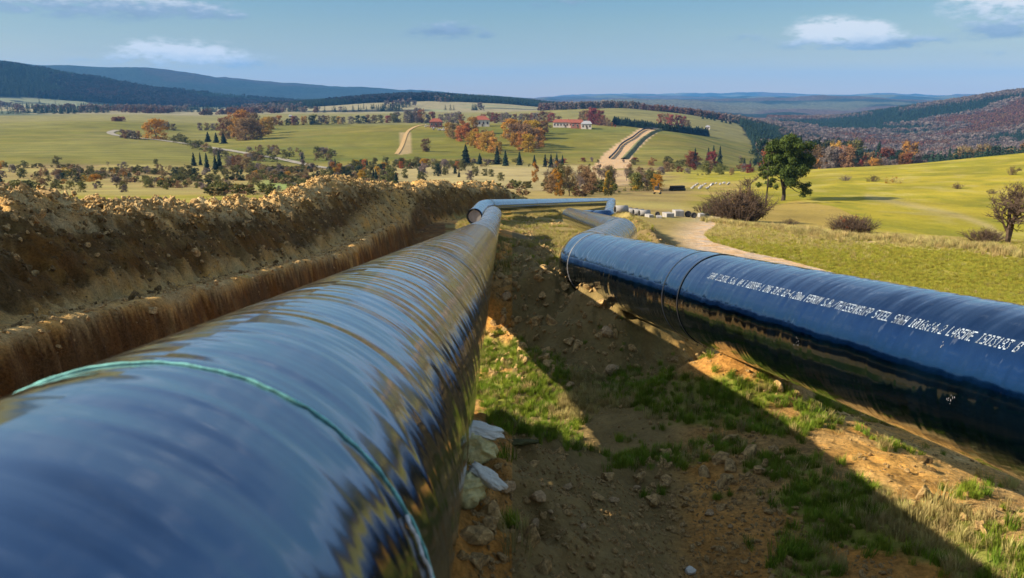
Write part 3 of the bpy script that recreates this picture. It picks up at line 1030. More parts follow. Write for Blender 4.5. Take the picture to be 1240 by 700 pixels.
r_bend = fillet([axis(RC, RV, 11.9), axis(RC, RV, 12.35), P_at(752, 284, 24.5)], 1.2)
rb = [p - r_orig for p in r_bend]
sweep('pipe_bend', rb[:10], PR, M['pipe_r'], rp, 96, u0=12, hollow=False, step=.15)
sweep('pipe_section', rb[9:-1] + [rb[-1] - (rb[-1] - rb[-2]).normalized() * 1.0], PR, M['pipe_dusty'], rp, 96, u0=14, hollow=False)
ring_curve(Rc, RV, 11.88, PR + 0.002, 0.0045, -180, 180, M['steel_in'], 'weld_ring', rp, wob=.002)
d_end = P_at(690, 261.5, 50)
d_path = fillet([r_bend[-1] - (r_bend[-1] - r_bend[-2]).normalized() * 1.0, r_bend[-1], d_end], 2.2)
dr_ = rp
dp = [p - r_orig for p in d_path]
sweep('pipe_bend', dp[:10], PR, M['pipe_dusty'], dr_, 64, u0=3, hollow=False, step=.2)
sweep('pipe_section', dp[9:], PR, M['pipe_r'], dr_, 64, u0=9, hollow=True)
bore(dp[::-1], PR, dr_)
dv = (dp[-1] - dp[-2]).normalized()
sleeve(np.array(dp[9]), np.array(dv), 0.25, 0.4, dr_)

# --- the pipe crossing behind
c0, c1, c2 = P_at(574.5, 262.5, 50.0), P_at(585, 250.5, 55.0), P_at(741, 244.2, 104.0)
cr = empty('steel_pipeline', c0 - Vector((0, 0, PR)))
tag(cr, 'steel pipeline beyond the nearest pipe, open at its left bend, running off to the right', 'pipeline')
cpath = [p - cr.location for p in fillet([c0, c1, c2], 9.0)]
sweep('pipe_bend', cpath[:10], PR, M['pipe_r'], cr, 64, u0=0, step=.25)
bore(cpath, PR, cr)
lit_bore_plate = sweep('lit_bore_plate', [cpath[0] + (cpath[1] - cpath[0]).normalized() * .12, cpath[0] + (cpath[1] - cpath[0]).normalized() * .16], PR - .03, M['concrete'], cr, 48, hollow=False)  # pale plate added in the open end, painting the light inside it
nv_ = len(lit_bore_plate.data.vertices)
plate_c = cpath[0] + (cpath[1] - cpath[0]).normalized() * .13
td_ = (cpath[1] - cpath[0]).normalized(); sa_ = td_.cross(Vector((0, 0, 1))).normalized(); ua_ = sa_.cross(td_)
mesh_obj('lit_bore_plate', [tuple(plate_c + sa_ * math.sin(q * .19635) * (PR - .1) + ua_ * math.cos(q * .19635) * (PR - .1)) for q in range(32)], [tuple(range(32))], M['concrete'], cr)
p9, p10 = cpath[9], cpath[-1]
Lx = (p10 - p9).length; vx = (p10 - p9) / Lx
k = 0
while k * 11.5 < Lx:
    a, b = k * 11.5, min(Lx, (k + 1) * 11.5)
    sweep('pipe_section', [p9 + vx * a, p9 + vx * b], PR, M['pipe_r'], cr, 48, u0=a, hollow=False)
    sleeve(np.array(p9), np.array(vx), a + 0.2, 0.4, cr)
    k += 1
b0, b1, b2 = P_at(740, 247.5, 84), P_at(737, 262, 70), P_at(706, 261, 74)
br = empty('pipe_bend_piece', b1 - Vector((0, 0, PR)))
tag(br, 'bent piece of steel pipe at the far right end of the crossing pipeline', 'pipe')
bpath = [p - br.location for p in fillet([b0, b1, b2], 2.2)]
sweep('pipe_section', [bpath[0], bpath[1]], PR, M['pipe_dusty'], br, 48, u0=0)
sweep('pipe_bend', bpath[1:10], PR, M['pipe_r'], br, 48, u0=2, hollow=False, step=.2)
sweep('pipe_section', bpath[9:], PR, M['pipe_r'], br, 48, u0=5)

# --- the printed line on the right pipe
FONT = {
 'A': '0E11111F111111', 'B': '1E11111E11111E', 'C': '0E11101010110E', 'D': '1E11111111111E', 'E': '1F10101E10101F', 'F': '1F10101E101010',
 'G': '0E11101713110F', 'H': '1111111F111111', 'I': '0E04040404040E', 'K': '11121418141211', 'L': '1010101010101F', 'M': '111B1515111111',
 'N': '11191513111111', 'O': '0E11111111110E', 'P': '1E11111E101010', 'R': '1E11111E141211', 'S': '0F10100E01011E', 'T': '1F040404040404',
 'U': '1111111111110E', 'W': '1111111515150A', 'X': '11110A040A1111', 'Y': '11110A04040404', 'Z': '1F01020408101F', '0': '0E11131519110E',
 '1': '040C040404040E', '2': '0E11010204081F', '3': '1F02040201110E', '4': '02060A121F0202', '5': '1F101E0101110E', '6': '0608101E11110E',
 '7': '1F010204080808', '8': '0E11110E11110E', '9': '0E11110F01020C', '.': '00000000000C0C', ',': '000000000C0408', '/': '01010204081010',
 '-': '0000000E000000', 'x': '0000110A040A11', 'm': '00001A15151515', ' ': '00000000000000'}
TEXT = 'SAHB IZOSTAL S.A. 04 I 02088R-1 DNG 3LPE B2-4.20mm FERRUM S.A./THYSSENKRUPP STEEL SAWH 1016x14,2 L485ME ISO3183 B'


def stencil(text, c, v, s_start, s_end, ang0, char_deg, parent):
    """dot-matrix print that follows the curve of the pipe"""
    c, v = Vector(c), Vector(v)
    side = v.cross(Vector((0, 0, 1))).normalized(); up = side.cross(v)
    ncol = len(text) * 6
    ds = (s_end - s_start) / ncol
    da = math.radians(char_deg) / 7
    V, Fs = [], []
    R = PR + 0.0012
    for i, ch in enumerate(text):
        bits = FONT.get(ch, FONT[' '])
        for row in range(7):
            val = int(bits[row * 2:row * 2 + 2], 16)
            for cl in range(5):
                if val >> (4 - cl) & 1:
                    if rng.random() < 0.035: continue
                    s = s_start + ds * (i * 6 + cl)
                    slant = (6 - row) * ds * 0.35
                    q = math.radians(ang0) + da * (6 - row)
                    b = len(V)
                    for (e, h) in ((0, 0), (.74, 0), (.74, .86), (0, .86)):
                        qq = q + da * h
                        V.append(tuple(c + v * (s + slant + ds * e) + side * (math.sin(qq) * R) + up * (math.cos(qq) * R)))
                    Fs.append((b, b + 1, b + 2, b + 3))
    return mesh_obj('stencilled_lettering', V, Fs, M['print'], parent)


stencil(TEXT, Rc, RV, 7.34, 3.60, -50.5, 8.6, rp)
# scrapes on the coating
V, Fs = [], []
sd_, up_ = Vector(RV).cross(Vector((0, 0, 1))).normalized(), None
up_ = sd_.cross(Vector(RV))
for (s0, q0, n_) in ((5.55, -88, 8), (3.93, -92, 8), (4.1, -60, 3)):
    for k in range(n_):
        s = s0 + random.uniform(-.035, .035); q = math.radians(q0 + random.uniform(-4, 4))
        w, h = random.uniform(.002, .005), random.uniform(.004, .022) / PR
        b = len(V)
        for (e, f) in ((0, 0), (1, .2), (.8, 1), (-.2, .7)):
            V.append(tuple(Vector(Rc) + Vector(RV) * (s + e * w) + sd_ * (math.sin(q + f * h) * (PR + .0012)) + up_ * (math.cos(q + f * h) * (PR + .0012))))
        Fs.append((b, b + 1, b + 2, b + 3))
mesh_obj('scrape_marks', V, Fs, M['scrape'], rp)['kind'] = 'stuff'
# ------------------------------------------------------------------ plants: a few builds of each kind, copied and recoloured
def leaf_cloud(centres, rad, n, size, seed, flat=1.0, shell=0.5):
    """many small leaf-sized triangles spread through clumps"""
    r = np.random.default_rng(seed)
    centres = np.array(centres); rad = np.array(rad)
    w = rad ** 2; w = w / w.sum()
    idx = r.choice(len(centres), n, p=w)
    d = r.normal(size=(n, 3)); d /= np.linalg.norm(d, axis=1)[:, None]
    rr = (shell + (1 - shell) * r.random(n)) * rad[idx] * (0.85 + 0.3 * r.random(n))
    c = centres[idx] + d * rr[:, None] * np.array([1, 1, flat])
    # leaf plane faces roughly outward, with scatter
    nrm = d + r.normal(size=(n, 3)) * 0.55
    nrm /= np.linalg.norm(nrm, axis=1)[:, None]
    t = np.cross(nrm, r.normal(size=(n, 3))); t /= np.linalg.norm(t, axis=1)[:, None] + 1e-9
    b = np.cross(nrm, t)
    s = size * (0.6 + 0.8 * r.random(n))[:, None]
    v = np.stack([c + t * s, c - t * s * .6 + b * s * .8, c - t * s * .5 - b * s * .9], 1).reshape(-1, 3)
    f = np.arange(3 * n).reshape(-1, 3)
    return v, f


def trunk_geo(h, r, limbs, seed, spread=0.25, start=0.25):
    rd = random.Random(seed)
    V, Fs = [], []
    pts = [(0, 0, -0.03)]
    for i in range(1, 6):
        pts.append((rd.uniform(-.015, .015) * i, rd.uniform(-.015, .015) * i, h * i / 5))
    tube_geo(pts, [r * 1.3, r, r * .8, r * .6, r * .4, r * .15], 6, V, Fs)
    for k in range(limbs):
        z0 = h * rd.uniform(start, .85)
        a = rd.uniform(0, 6.28)
        L = spread * rd.uniform(.6, 1.2)
        p0 = (0, 0, z0)
        p1 = (math.cos(a) * L * .5, math.sin(a) * L * .5, z0 + L * .4)
        p2 = (math.cos(a) * L, math.sin(a) * L, z0 + L * rd.uniform(.6, 1.1))
        tube_geo([p0, p1, p2], [r * .45, r * .3, r * .08], 4, V, Fs)
    return V, Fs


def branching(seed, h, r, levels, spread, kids=4, up=0.5, first=0.12):
    """bare twigs: each stem splits into thinner ones"""
    rd = random.Random(seed)
    V, Fs = [], []

    def grow(p, d, L, rad, lev):
        q = p + d * L * .5 + Vector((rd.uniform(-1, 1), rd.uniform(-1, 1), rd.uniform(-.4, .6))) * L * .08
        e = p + d * L + Vector((rd.uniform(-1, 1), rd.uniform(-1, 1), 0)) * L * .08
        tube_geo([p, q, e], [rad, rad * .8, rad * .6], 5 if lev == 0 else 3, V, Fs)
        if lev >= levels:
            return
        for k in range(kids if lev else kids + 1):
            t = rd.uniform(.35, 1.0) if lev else rd.uniform(.3, 1.0)
            b = p.lerp(e, t)
            a = Vector((rd.gauss(0, 1), rd.gauss(0, 1), rd.gauss(up * .5, .5))).normalized()
            nd = (d * (1 - spread) + a * spread + Vector((0, 0, up * .2))).normalized()
            grow(b, nd, L * rd.uniform(.5, .8), rad * .55, lev + 1)
    grow(Vector((0, 0, -0.02)), Vector((0, 0, 1)), h * .42, r, 0)
    zmax = max(v[2] for v in V)
    V = [(v[0] / zmax * h, v[1] / zmax * h, v[2] / zmax * h) for v in V]
    return V, Fs


def bush_twigs(seed, n, levels=2):
    """a thicket: many stems from the ground, leaning outward; height about 1"""
    rd = random.Random(seed)
    V, Fs = [], []
    for i in range(n):
        a = rd.uniform(0, 6.28); lean = rd.uniform(0, .75)
        p = Vector((math.cos(a) * lean * .45, math.sin(a) * lean * .45, -.02))
        d = Vector((math.cos(a) * lean, math.sin(a) * lean, 1)).normalized()
        L = rd.uniform(.55, 1.0) * (1 - .35 * lean)
        e = p + d * L
        m_ = p.lerp(e, .5) + Vector((rd.uniform(-.04, .04), rd.uniform(-.04, .04), 0))
        tube_geo([p, m_, e], [.010, .007, .002], 3, V, Fs)
        for k in range(5):
            b = p.lerp(e, rd.uniform(.3, .95))
            dd = (d + Vector((rd.gauss(0, .6), rd.gauss(0, .6), rd.gauss(0, .3)))).normalized()
            e2 = b + dd * rd.uniform(.12, .3)
            tube_geo([b, e2], [.005, .0015], 3, V, Fs)
            for j in range(2):
                b2 = b.lerp(e2, rd.uniform(.3, 1))
                d2 = (dd + Vector((rd.gauss(0, .7), rd.gauss(0, .7), rd.gauss(0, .4)))).normalized()
                tube_geo([b2, b2 + d2 * rd.uniform(.05, .14)], [.0035, .001], 3, V, Fs)
    return V, Fs


def clumps(seed, n, shape, base=0.3):
    rd = random.Random(seed)
    C, R = [], []
    for i in range(n):
        a = rd.uniform(0, 6.28); q = math.sqrt(rd.random())
        z = base + (1 - base) * rd.random() * .92
        if shape == 'round':
            w = .34 * math.sqrt(max(.05, 1 - ((z - (base + .42 * (1 - base))) / (.62 * (1 - base))) ** 2))
        elif shape == 'tall':
            w = .20 * math.sqrt(max(.05, 1 - ((z - (base + .4 * (1 - base))) / (.65 * (1 - base))) ** 2))
        else:
            w = .5 * math.sqrt(max(.05, 1 - z * z * .95))
        C.append((math.cos(a) * q * w, math.sin(a) * q * w, z))
        R.append(rd.uniform(.07, .14) * (1.0 if shape != 'tall' else .75))
    return C, R


PROTO = {}


def make_crown_mesh(key, v, f, mat):
    me = bpy.data.meshes.new('crown')
    if isinstance(v, np.ndarray):
        me.vertices.add(len(v)); me.vertices.foreach_set('co', v.astype(np.float32).ravel())
        k = f.shape[1]
        me.loops.add(len(f) * k); me.loops.foreach_set('vertex_index', f.astype(np.int32).ravel())
        me.polygons.add(len(f)); me.polygons.foreach_set('loop_start', np.arange(0, len(f) * k, k, dtype=np.int32))
        me.update(calc_edges=True)
    else:
        me.from_pydata([tuple(p) for p in v], [], [tuple(p) for p in f])
    me.materials.append(mat)
    PROTO[key] = me
    return me


def spruce_geo(seed, levels, arms, low=False):
    rd = random.Random(seed)
    V, Fs = [], []
    for l in range(levels):
        t = l / levels
        z = .06 + .92 * t
        R = (.21 * (1 - t) ** .85 + .012) * rd.uniform(.85, 1.12)
        for a in range(arms):
            q = 6.283 * (a + rd.random()) / arms
            r1 = R * rd.uniform(.55, 1.35)
            w = r1 * 3.0 / arms
            c, s = math.cos(q), math.sin(q)
            drop = rd.uniform(.02, .06)
            b = len(V)
            V += [(0, 0, z + .05), (c * r1 * .6 - s * w, s * r1 * .6 + c * w, z - drop * .4), (c * r1, s * r1, z - drop),
                  (c * r1 * .6 + s * w, s * r1 * .6 - c * w, z - drop * .4), (c * r1 * .62, s * r1 * .62, z - drop - .035)]
            Fs += [(b, b + 1, b + 2), (b, b + 2, b + 3)]
            if not low:
                Fs += [(b + 1, b + 4, b + 2), (b + 3, b + 2, b + 4)]
    return V, Fs


for i in range(3):
    C, R = clumps(20 + i, 44, 'round', .06)
    v, f = leaf_cloud(C, [q * 1.12 for q in R], 2600, .024, 30 + i, 1, .35)
    make_crown_mesh('round%d' % i, v, f, M['orange'])
    C, R = clumps(40 + i, 30, 'tall', .08)
    v, f = leaf_cloud(C, [q * 1.1 for q in R], 1500, .021, 50 + i, 1, .3)
    make_crown_mesh('tall%d' % i, v, f, M['brown'])
    V, Fs = spruce_geo(60 + i, 17, 9)
    make_crown_mesh('spruce%d' % i, V, Fs, M['spruce'])
    C, R = clumps(70 + i, 26, 'bush', .0)
    v, f = leaf_cloud(C, [r * 1.6 for r in R], 1400, .034, 80 + i, 1, .3)
    make_crown_mesh('bush%d' % i, v, f, M['olive'])
    V, Fs = branching(90 + i, 1.0, .022, 4, .55, 4, .6)
    make_crown_mesh('bare%d' % i, V, Fs, M['twig_grey'])
V, Fs = trunk_geo(.75, .016, 6, 5)
make_crown_mesh('trunk', V, Fs, M['bark'])
V, Fs = [], []
tube_geo([(0, 0, -.03), (0, 0, .5), (0, 0, .97)], [.017, .011, .002], 5, V, Fs)
make_crown_mesh('mast', V, Fs, M['bark'])

CAT = {'spruce': 'spruce tree', 'round': 'tree', 'tall': 'tree', 'bare': 'tree', 'bush': 'bush'}
NAME = {'spruce': 'spruce_tree', 'round': 'broadleaf_tree', 'tall': 'slender_tree', 'bare': 'bare_tree', 'bush': 'bush'}


def plant(kind, mat, loc, h, label, group=None, width=1.0, seed=None):
    """a thing with its own crown and trunk, sharing mesh data with its kind"""
    i = rng.integers(0, 3) if seed is None else seed % 3
    x, y, z = loc
    t = empty(NAME[kind], (x, y, z - 0.02 * h), rng.uniform(0, 6.28))
    t.scale = (h * width, h * width, h)
    tag(t, label, CAT[kind], group)
    c = bpy.data.objects.new('crown', PROTO['%s%d' % (kind, i)])
    COL.objects.link(c); c.parent = t
    c.material_slots[0].link = 'OBJECT'
    c.material_slots[0].material = M[mat]
    if kind in ('round', 'tall', 'spruce'):
        k = bpy.data.objects.new('trunk', PROTO['mast' if kind == 'spruce' else 'trunk'])
        COL.objects.link(k); k.parent = t
    return t


def metres(px_h, loc):
    return px_h * math.hypot(loc[0], loc[1]) / F_PX * 1.02


def plant_px(kind, mat, px, py, hpx, label, group=None, width=1.0, r=None, r0=62.0, seed=None):
    loc = at_r(px, r) if r else hit(px, py, r0)
    return plant(kind, mat, loc, metres(hpx, loc), label, group, width, seed)


# ---- the pine on the meadow, built limb by limb
def big_pine(px, py, hpx):
    x, y, z = hit(px, py)
    h = metres(hpx, (x, y))
    rd = random.Random(3)
    t = empty('pine_tree', (x, y, z))
    tag(t, 'big dark green pine with a forked trunk standing alone on the meadow', 'pine tree')
    V, Fs, C, R = [], [], [], []
    forks = [(-.10, .0, .55), (.02, .05, .80), (.16, -.04, .72)]
    tube_geo([(0, 0, -.03), (.01, 0, .08), (.0, 0, .17)], [.034, .026, .024], 8, V, Fs)
    for (fx, fy, fz) in forks:
        tube_geo([(0, 0, .15), (fx * .5, fy * .5, .34), (fx, fy, fz)], [.020, .015, .004], 6, V, Fs)
        for k in range(15):
            u = rd.uniform(.25, 1.0)
            bx, by, bz = fx * u, fy * u, .15 + (fz - .15) * u
            a = rd.uniform(0, 6.28); L = rd.uniform(.12, .34) * (1.15 - .5 * u)
            ex, ey, ez = bx + math.cos(a) * L, by + math.sin(a) * L, bz + rd.uniform(-.02, .16)
            tube_geo([(bx, by, bz), ((bx + ex) / 2, (by + ey) / 2, (bz + ez) / 2 + .02), (ex, ey, ez)], [.007, .005, .002], 4, V, Fs)
            C.append((ex, ey, ez + .01)); R.append(rd.uniform(.045, .085))
            C.append(((bx + ex) / 2, (by + ey) / 2, (bz + ez) / 2 + .05)); R.append(rd.uniform(.035, .07))
    for k in range(46):     # the dense upper crown
        a = rd.uniform(0, 6.28); zz = rd.uniform(.42, .95)
        w = .31 * math.sqrt(max(.04, 1 - ((zz - .60) / .40) ** 2))
        q = math.sqrt(rd.uniform(.15, 1)) * w
        C.append((math.cos(a) * q + .02, math.sin(a) * q, zz)); R.append(rd.uniform(.05, .095))
    for (cx_, cz_) in ((.30, .17), (.36, .13), (.24, .22), (.33, .24), (-.24, .28), (.27, .10)):  # low drooping limb
        tube_geo([(.03, 0, .26), (cx_ * .6, -.02, cz_ + .05), (cx_, -.03, cz_)], [.007, .005, .002], 4, V, Fs)
        C.append((cx_, -.03, cz_)); R.append(.05)
    v, f = leaf_cloud(C, [q * 1.28 for q in R], 42000, .0125, 9, .8, .3)
    mesh_obj('trunk', V, Fs, M['bark'], t)
    mesh_obj('crown', v, f, M['pine'], t)
    t.scale = (h * 1.06, h * 1.06, h)
    return t


big_pine(948, 243, 73)


def thin_pine(px, py, hpx):
    x, y, z = hit(px, py)
    h = metres(hpx, (x, y))
    rd = random.Random(8)
    t = empty('pine_tree', (x, y, z))
    tag(t, 'thin ragged young pine just left of the big pine', 'pine tree')
    V, Fs, C, R = [], [], [], []
    tube_geo([(0, 0, -.03), (.02, 0, .4), (-.01, 0, .95)], [.02, .014, .003], 6, V, Fs)
    for k in range(22):
        z0 = rd.uniform(.35, .97); a = rd.uniform(0, 6.28); L = rd.uniform(.08, .32) * (1.25 - z0 * .7)
        e = (math.cos(a) * L, math.sin(a) * L, z0 + rd.uniform(-.03, .06))
        tube_geo([(0, 0, z0), e], [.006, .002], 4, V, Fs)
        C.append(e); R.append(rd.uniform(.04, .08))
    v, f = leaf_cloud(C, R, 2600, .016, 19, .8, .2)
    mesh_obj('trunk', V, Fs, M['bark'], t)
    mesh_obj('crown', v, f, M['pine'], t)
    t.scale = (h, h, h)


thin_pine(927, 247, 52)
plant_px('bare', 'twig', 908, 238, 34, 'bare brown shrubby tree left of the two pines', width=1.1)


# ---- bushes of bare stems on the meadow
def thicket(name, px, py, wpx, hpx, mat, label, n=110, leaf=None, seed=1, r0=62.0):
    x, y, z = hit(px, py, r0)
    r = math.hypot(x, y)
    h = hpx * r / F_PX; w = wpx * r / F_PX
    t = empty(name, (x, y, z - .03))
    tag(t, label, 'bush')
    V, Fs = bush_twigs(seed, n)
    k = w / h / 1.35
    V = [(v[0] * k, v[1] * k * .8, v[2]) for v in V]
    mesh_obj('stems', V, Fs, M[mat], t)
    if leaf:
        C, R = clumps(seed + 5, 20, 'bush', .05)
        C = [(c[0] * k * 1.2, c[1] * k, c[2] * .85) for c in C]
        v, f = leaf_cloud(C, [q * 1.2 for q in R], 1400, .022, seed, 1, .1)
        mesh_obj('leaves', v, f, M[leaf], t)
    t.scale = (h, h, h)


thicket('thorn_bush', 896, 267, 78, 42, 'twig', 'big dark brown thicket beside the gravel track, left of the pines', 260, 'brown', 1)
thicket('thorn_bush', 866, 262, 38, 26, 'twig', 'smaller brown thicket at the left foot of the big dark thicket', 120, 'olive', 2)
thicket('thorn_bush', 1031, 283, 58, 24, 'twig', 'round dark red-brown thicket on the meadow right of the pines', 240, 'rust', 3)
thicket('thorn_bush', 1192, 302, 50, 17, 'twig', 'low brown scrub at the foot of the bare tree at the right edge', 150, 'brown', 4)
thicket('thorn_bush', 956, 272, 24, 8, 'twig', 'flat olive bush on the slope below the big pine', 60, 'olive', 5)
thicket('green_bush', 851, 257, 30, 12, 'twig', 'low leafy green bush at the end of the gravel track', 50, 'olive', 6)
for i, (px, py, w, h, mt, lf, lab) in enumerate([
    (1081, 222, 26, 9, 'straw', 'yellow', 'tan rounded bush on the meadow below the crest'),
    (1057, 220, 18, 8, 'twig', 'olive', 'dark olive bush left of the tan bush on the meadow'),
    (1024, 219, 18, 7, 'twig_grey', None, 'sparse grey bush, leftmost of the meadow bushes below the crest'),
    (1159, 229, 13, 8, 'twig', 'brown', 'small brown bush alone near the middle of the right meadow'),
    (1200, 235, 12, 6, 'twig', 'olive', 'small dark bush at the right, lower than its neighbour on the meadow'),
    (1225, 212, 11, 10, 'twig', 'brown', 'round brown bush high on the meadow near the right edge'),
    (1234, 207, 6, 4, 'twig', 'olive', 'tiny bush right at the edge of the photograph on the meadow')]):
    thicket('meadow_bush', px, py, w, h, mt, lab, 50, lf, 20 + i)


def bare_tree(px, py, hpx):
    x, y, z = hit(px, py)
    h = metres(hpx, (x, y))
    V, Fs = branching(123, 1.0, .036, 5, .62, 4, .45)
    b, c = branching(124, .9, .02, 4, .7, 4, .3)
    k = len(V); V += b; Fs += [tuple(q + k for q in f) for f in c]
    t = empty('bare_tree', (x, y, z))
    tag(t, 'leafless round-headed tree near the right edge of the meadow', 'tree')
    mesh_obj('branches', [(p[0] * .85, p[1] * .85, p[2]) for p in V], Fs, M['twig'], t)
    t.scale = (h, h, h)


bare_tree(1218, 312, 64)

# ---- spruces standing singly in the middle distance
SPRUCE = [(564, 198, 24, 1.3, 'broad dark spruce, largest in the hedge line at the foot of the green hill'),
          (581, 199, 14, 1.4, 'short dark spruce right of the broad spruce in the hedge line'),
          (602, 199, 23, 1.0, 'tall dark spruce at the foot of the left autumn grove'),
          (612, 201, 20, 1.1, 'dark spruce touching the right side of the tall one below the autumn groves'),
          (629, 200, 17, 1.2, 'single dark spruce below the right autumn grove'),
          (647, 201, 14, 1.1, 'small single spruce right of the autumn groves in the hedge line'),
          (660, 202, 16, 1.0, 'left spruce of the small dark row near the sandy strip'),
          (667, 203, 17, 1.1, 'middle spruce of the small dark row near the sandy strip'),
          (674, 202, 17, .9, 'right spruce of the small dark row near the sandy strip'),
          (681, 200, 13, .9, 'narrow spruce ending the hedge line before the sandy strip'),
          (841, 201, 22, .8, 'slim tall spruce standing alone below the right part of the green hill'),
          (857, 201, 22, .8, 'left spruce of the trio below the right part of the green hill'),
          (863, 201, 25, .8, 'middle and tallest spruce of the trio below the right part of the green hill'),
          (871, 201, 24, .8, 'right spruce of the trio below the right part of the green hill'),
          (235, 201, 16, 1.0, 'leftmost of the dark spruces above the spoil heap on the left'),
          (243, 200, 15, .7, 'slim second spruce of the dark group above the spoil heap'),
          (251, 208, 22, .9, 'tall third spruce of the dark group above the spoil heap'),
          (261, 206, 17, 1.1, 'fourth spruce of the dark group above the spoil heap'),
          (266, 205, 22, .9, 'rightmost and tall spruce of the dark group above the spoil heap'),
          (252, 172, 12, 1.6, 'round dark conifer left of the large rust grove'),
          (262, 173, 12, 1.4, 'second round dark conifer left of the large rust grove'),
          (271, 174, 13, 1.5, 'third round dark conifer against the large rust grove'),
          (366, 197, 11, 1.1, 'dark conifer right of the road bend on the left'),
          (406, 202, 10, 1.2, 'dark round conifer by the road end at the foot of the green hill'),
          (555, 157, 10, 1.3, 'small dark green tree beside the houses at the top of the left autumn grove'),
          (2, 226, 12, 1.3, 'dark conifer top just above the heap at the left edge'),
          (901, 205, 14, .9, 'dark conifer right of the spruce trio'), (908, 205, 11, .9, 'lower dark conifer left of the big pine')]
for (px, py, h, w, lab) in SPRUCE:
    plant_px('spruce', 'spruce', px, py, h, lab, width=w, r0=150)

plant_px('round', 'yellow', 190, 169, 22, 'bright yellow rounded tree by the road bend on the left field', width=1.7, r0=150)
plant_px('round', 'brown', 516, 184, 16, 'lone bare-looking tree on the green slope left of the autumn groves', width=1.1, r0=150)
plant_px('round', 'grey', 505, 148, 17, 'pale bare tree on the crest left of the pink house', width=1.1, r0=150)
plant_px('bush', 'olive', 70, 199, 9, 'grey-green bush at the lower edge of the left field', width=1.1, r0=150)


COLW = {'spruce': 'dark green', 'olive': 'olive green', 'yellow': 'yellow', 'orange': 'orange', 'rust': 'rust red', 'brown': 'light brown', 'grey': 'grey leafless',
        'twig': 'bare brown', 'twig_grey': 'bare grey'}
KINDW = {'spruce': 'spruce', 'round': 'round tree', 'tall': 'slender tree', 'bare': 'branching tree', 'bush': 'bush'}


def pick_label(kind, mat, px, h, x0, x1, hs, group):
    n = 5 if x1 - x0 > 110 else 3
    where = {5: ['left end', 'left half', 'middle', 'right half', 'right end'], 3: ['left side', 'middle', 'right side']}[n][int(min(n - 1, max(0, (px - x0) / max(1, x1 - x0) * n)))]
    t = (h - hs[0]) / max(.1, hs[1] - hs[0])
    size = 'small' if t < .33 else 'mid-sized' if t < .67 else 'tall' if kind != 'bush' else 'large'
    colour = '' if kind == 'spruce' else COLW[mat] + ' '
    return '%s %s%s, %s, %s' % (size, colour, KINDW[kind], where, group)


def grove(pts, mats, kind, label, group, r0=150, jitter=3, width=(0.9, 1.3)):
    xs_ = [q[0] for q in pts]; hs_ = [q[2] for q in pts]
    for (px, py, h) in pts:
        mt = mats[int(rng.integers(0, len(mats)))]
        label = pick_label(kind, mt, px, h, min(xs_), max(xs_), (min(hs_), max(hs_)), group)
        plant_px(kind, mt, px + rng.uniform(-jitter, jitter) * .4, py, h * rng.uniform(.88, 1.1), label, group, rng.uniform(*width), r0=r0)


grove([(543, 166, 17), (550, 168, 19), (558, 171, 20), (566, 168, 20), (573, 162, 18), (561, 163, 16), (568, 175, 16), (577, 172, 15), (574, 179, 20), (583, 181, 20), (590, 183, 21),
       (598, 185, 20), (603, 187, 17), (587, 176, 18), (594, 176, 16)], ['orange', 'orange', 'brown', 'yellow', 'orange'], 'round',
      'orange and brown autumn tree in the left of the two groves on the green hill', 'trees of the left autumn grove')
grove([(618, 168, 22), (624, 174, 24), (631, 170, 22), (638, 176, 26), (645, 180, 24), (651, 178, 23), (656, 168, 20), (640, 184, 22), (632, 182, 22), (648, 168, 20), (622, 178, 18), (659, 162, 16),
       (627, 163, 18), (639, 164, 18)], ['orange', 'yellow', 'orange', 'brown', 'yellow', 'rust'], 'round',
      'tall autumn tree in the heart-shaped grove on the green hill', 'trees of the heart-shaped autumn grove')
grove([(271, 165, 20), (280, 168, 22), (288, 169, 24), (296, 170, 24), (304, 169, 24), (312, 168, 22), (320, 165, 20), (326, 162, 18), (284, 160, 20), (296, 158, 22), (308, 158, 22), (290, 154, 15),
       (302, 153, 15), (276, 158, 14)], ['orange', 'brown', 'orange', 'yellow', 'rust'], 'round',
      'rust and orange tree in the large grove above the left road', 'trees of the large rust grove', width=(1.0, 1.4))
grove([(148, 167, 9), (153, 168, 9), (158, 168, 10), (163, 169, 10), (168, 169, 10), (180, 158, 8), (188, 157, 9), (196, 156, 9), (204, 157, 9), (211, 158, 8), (243, 158, 8), (250, 158, 8), (258, 158, 8)],
      ['grey', 'grey', 'brown'], 'round', 'dark leafless tree in the rows round the yellow tree', 'dark trees round the yellow tree', width=(1.0, 1.4))
grove([(138 + k * 2.3, 147, 5) for k in range(6)], ['rust', 'grey'], 'bush', 'tiny dark bush in the row on the far edge of the left field', 'bushes on the far edge of the left field', width=(1, 1.4))
# hedge running down beside the road
grove([(212 + k * 6, 171 + k * 2.1, 7 + (k * 7) % 4) for k in range(22)], ['olive', 'grey', 'brown', 'olive'], 'bush',
      'hedge bush beside the road below the large rust grove', 'hedge bushes along the left road', width=(1, 1.5))
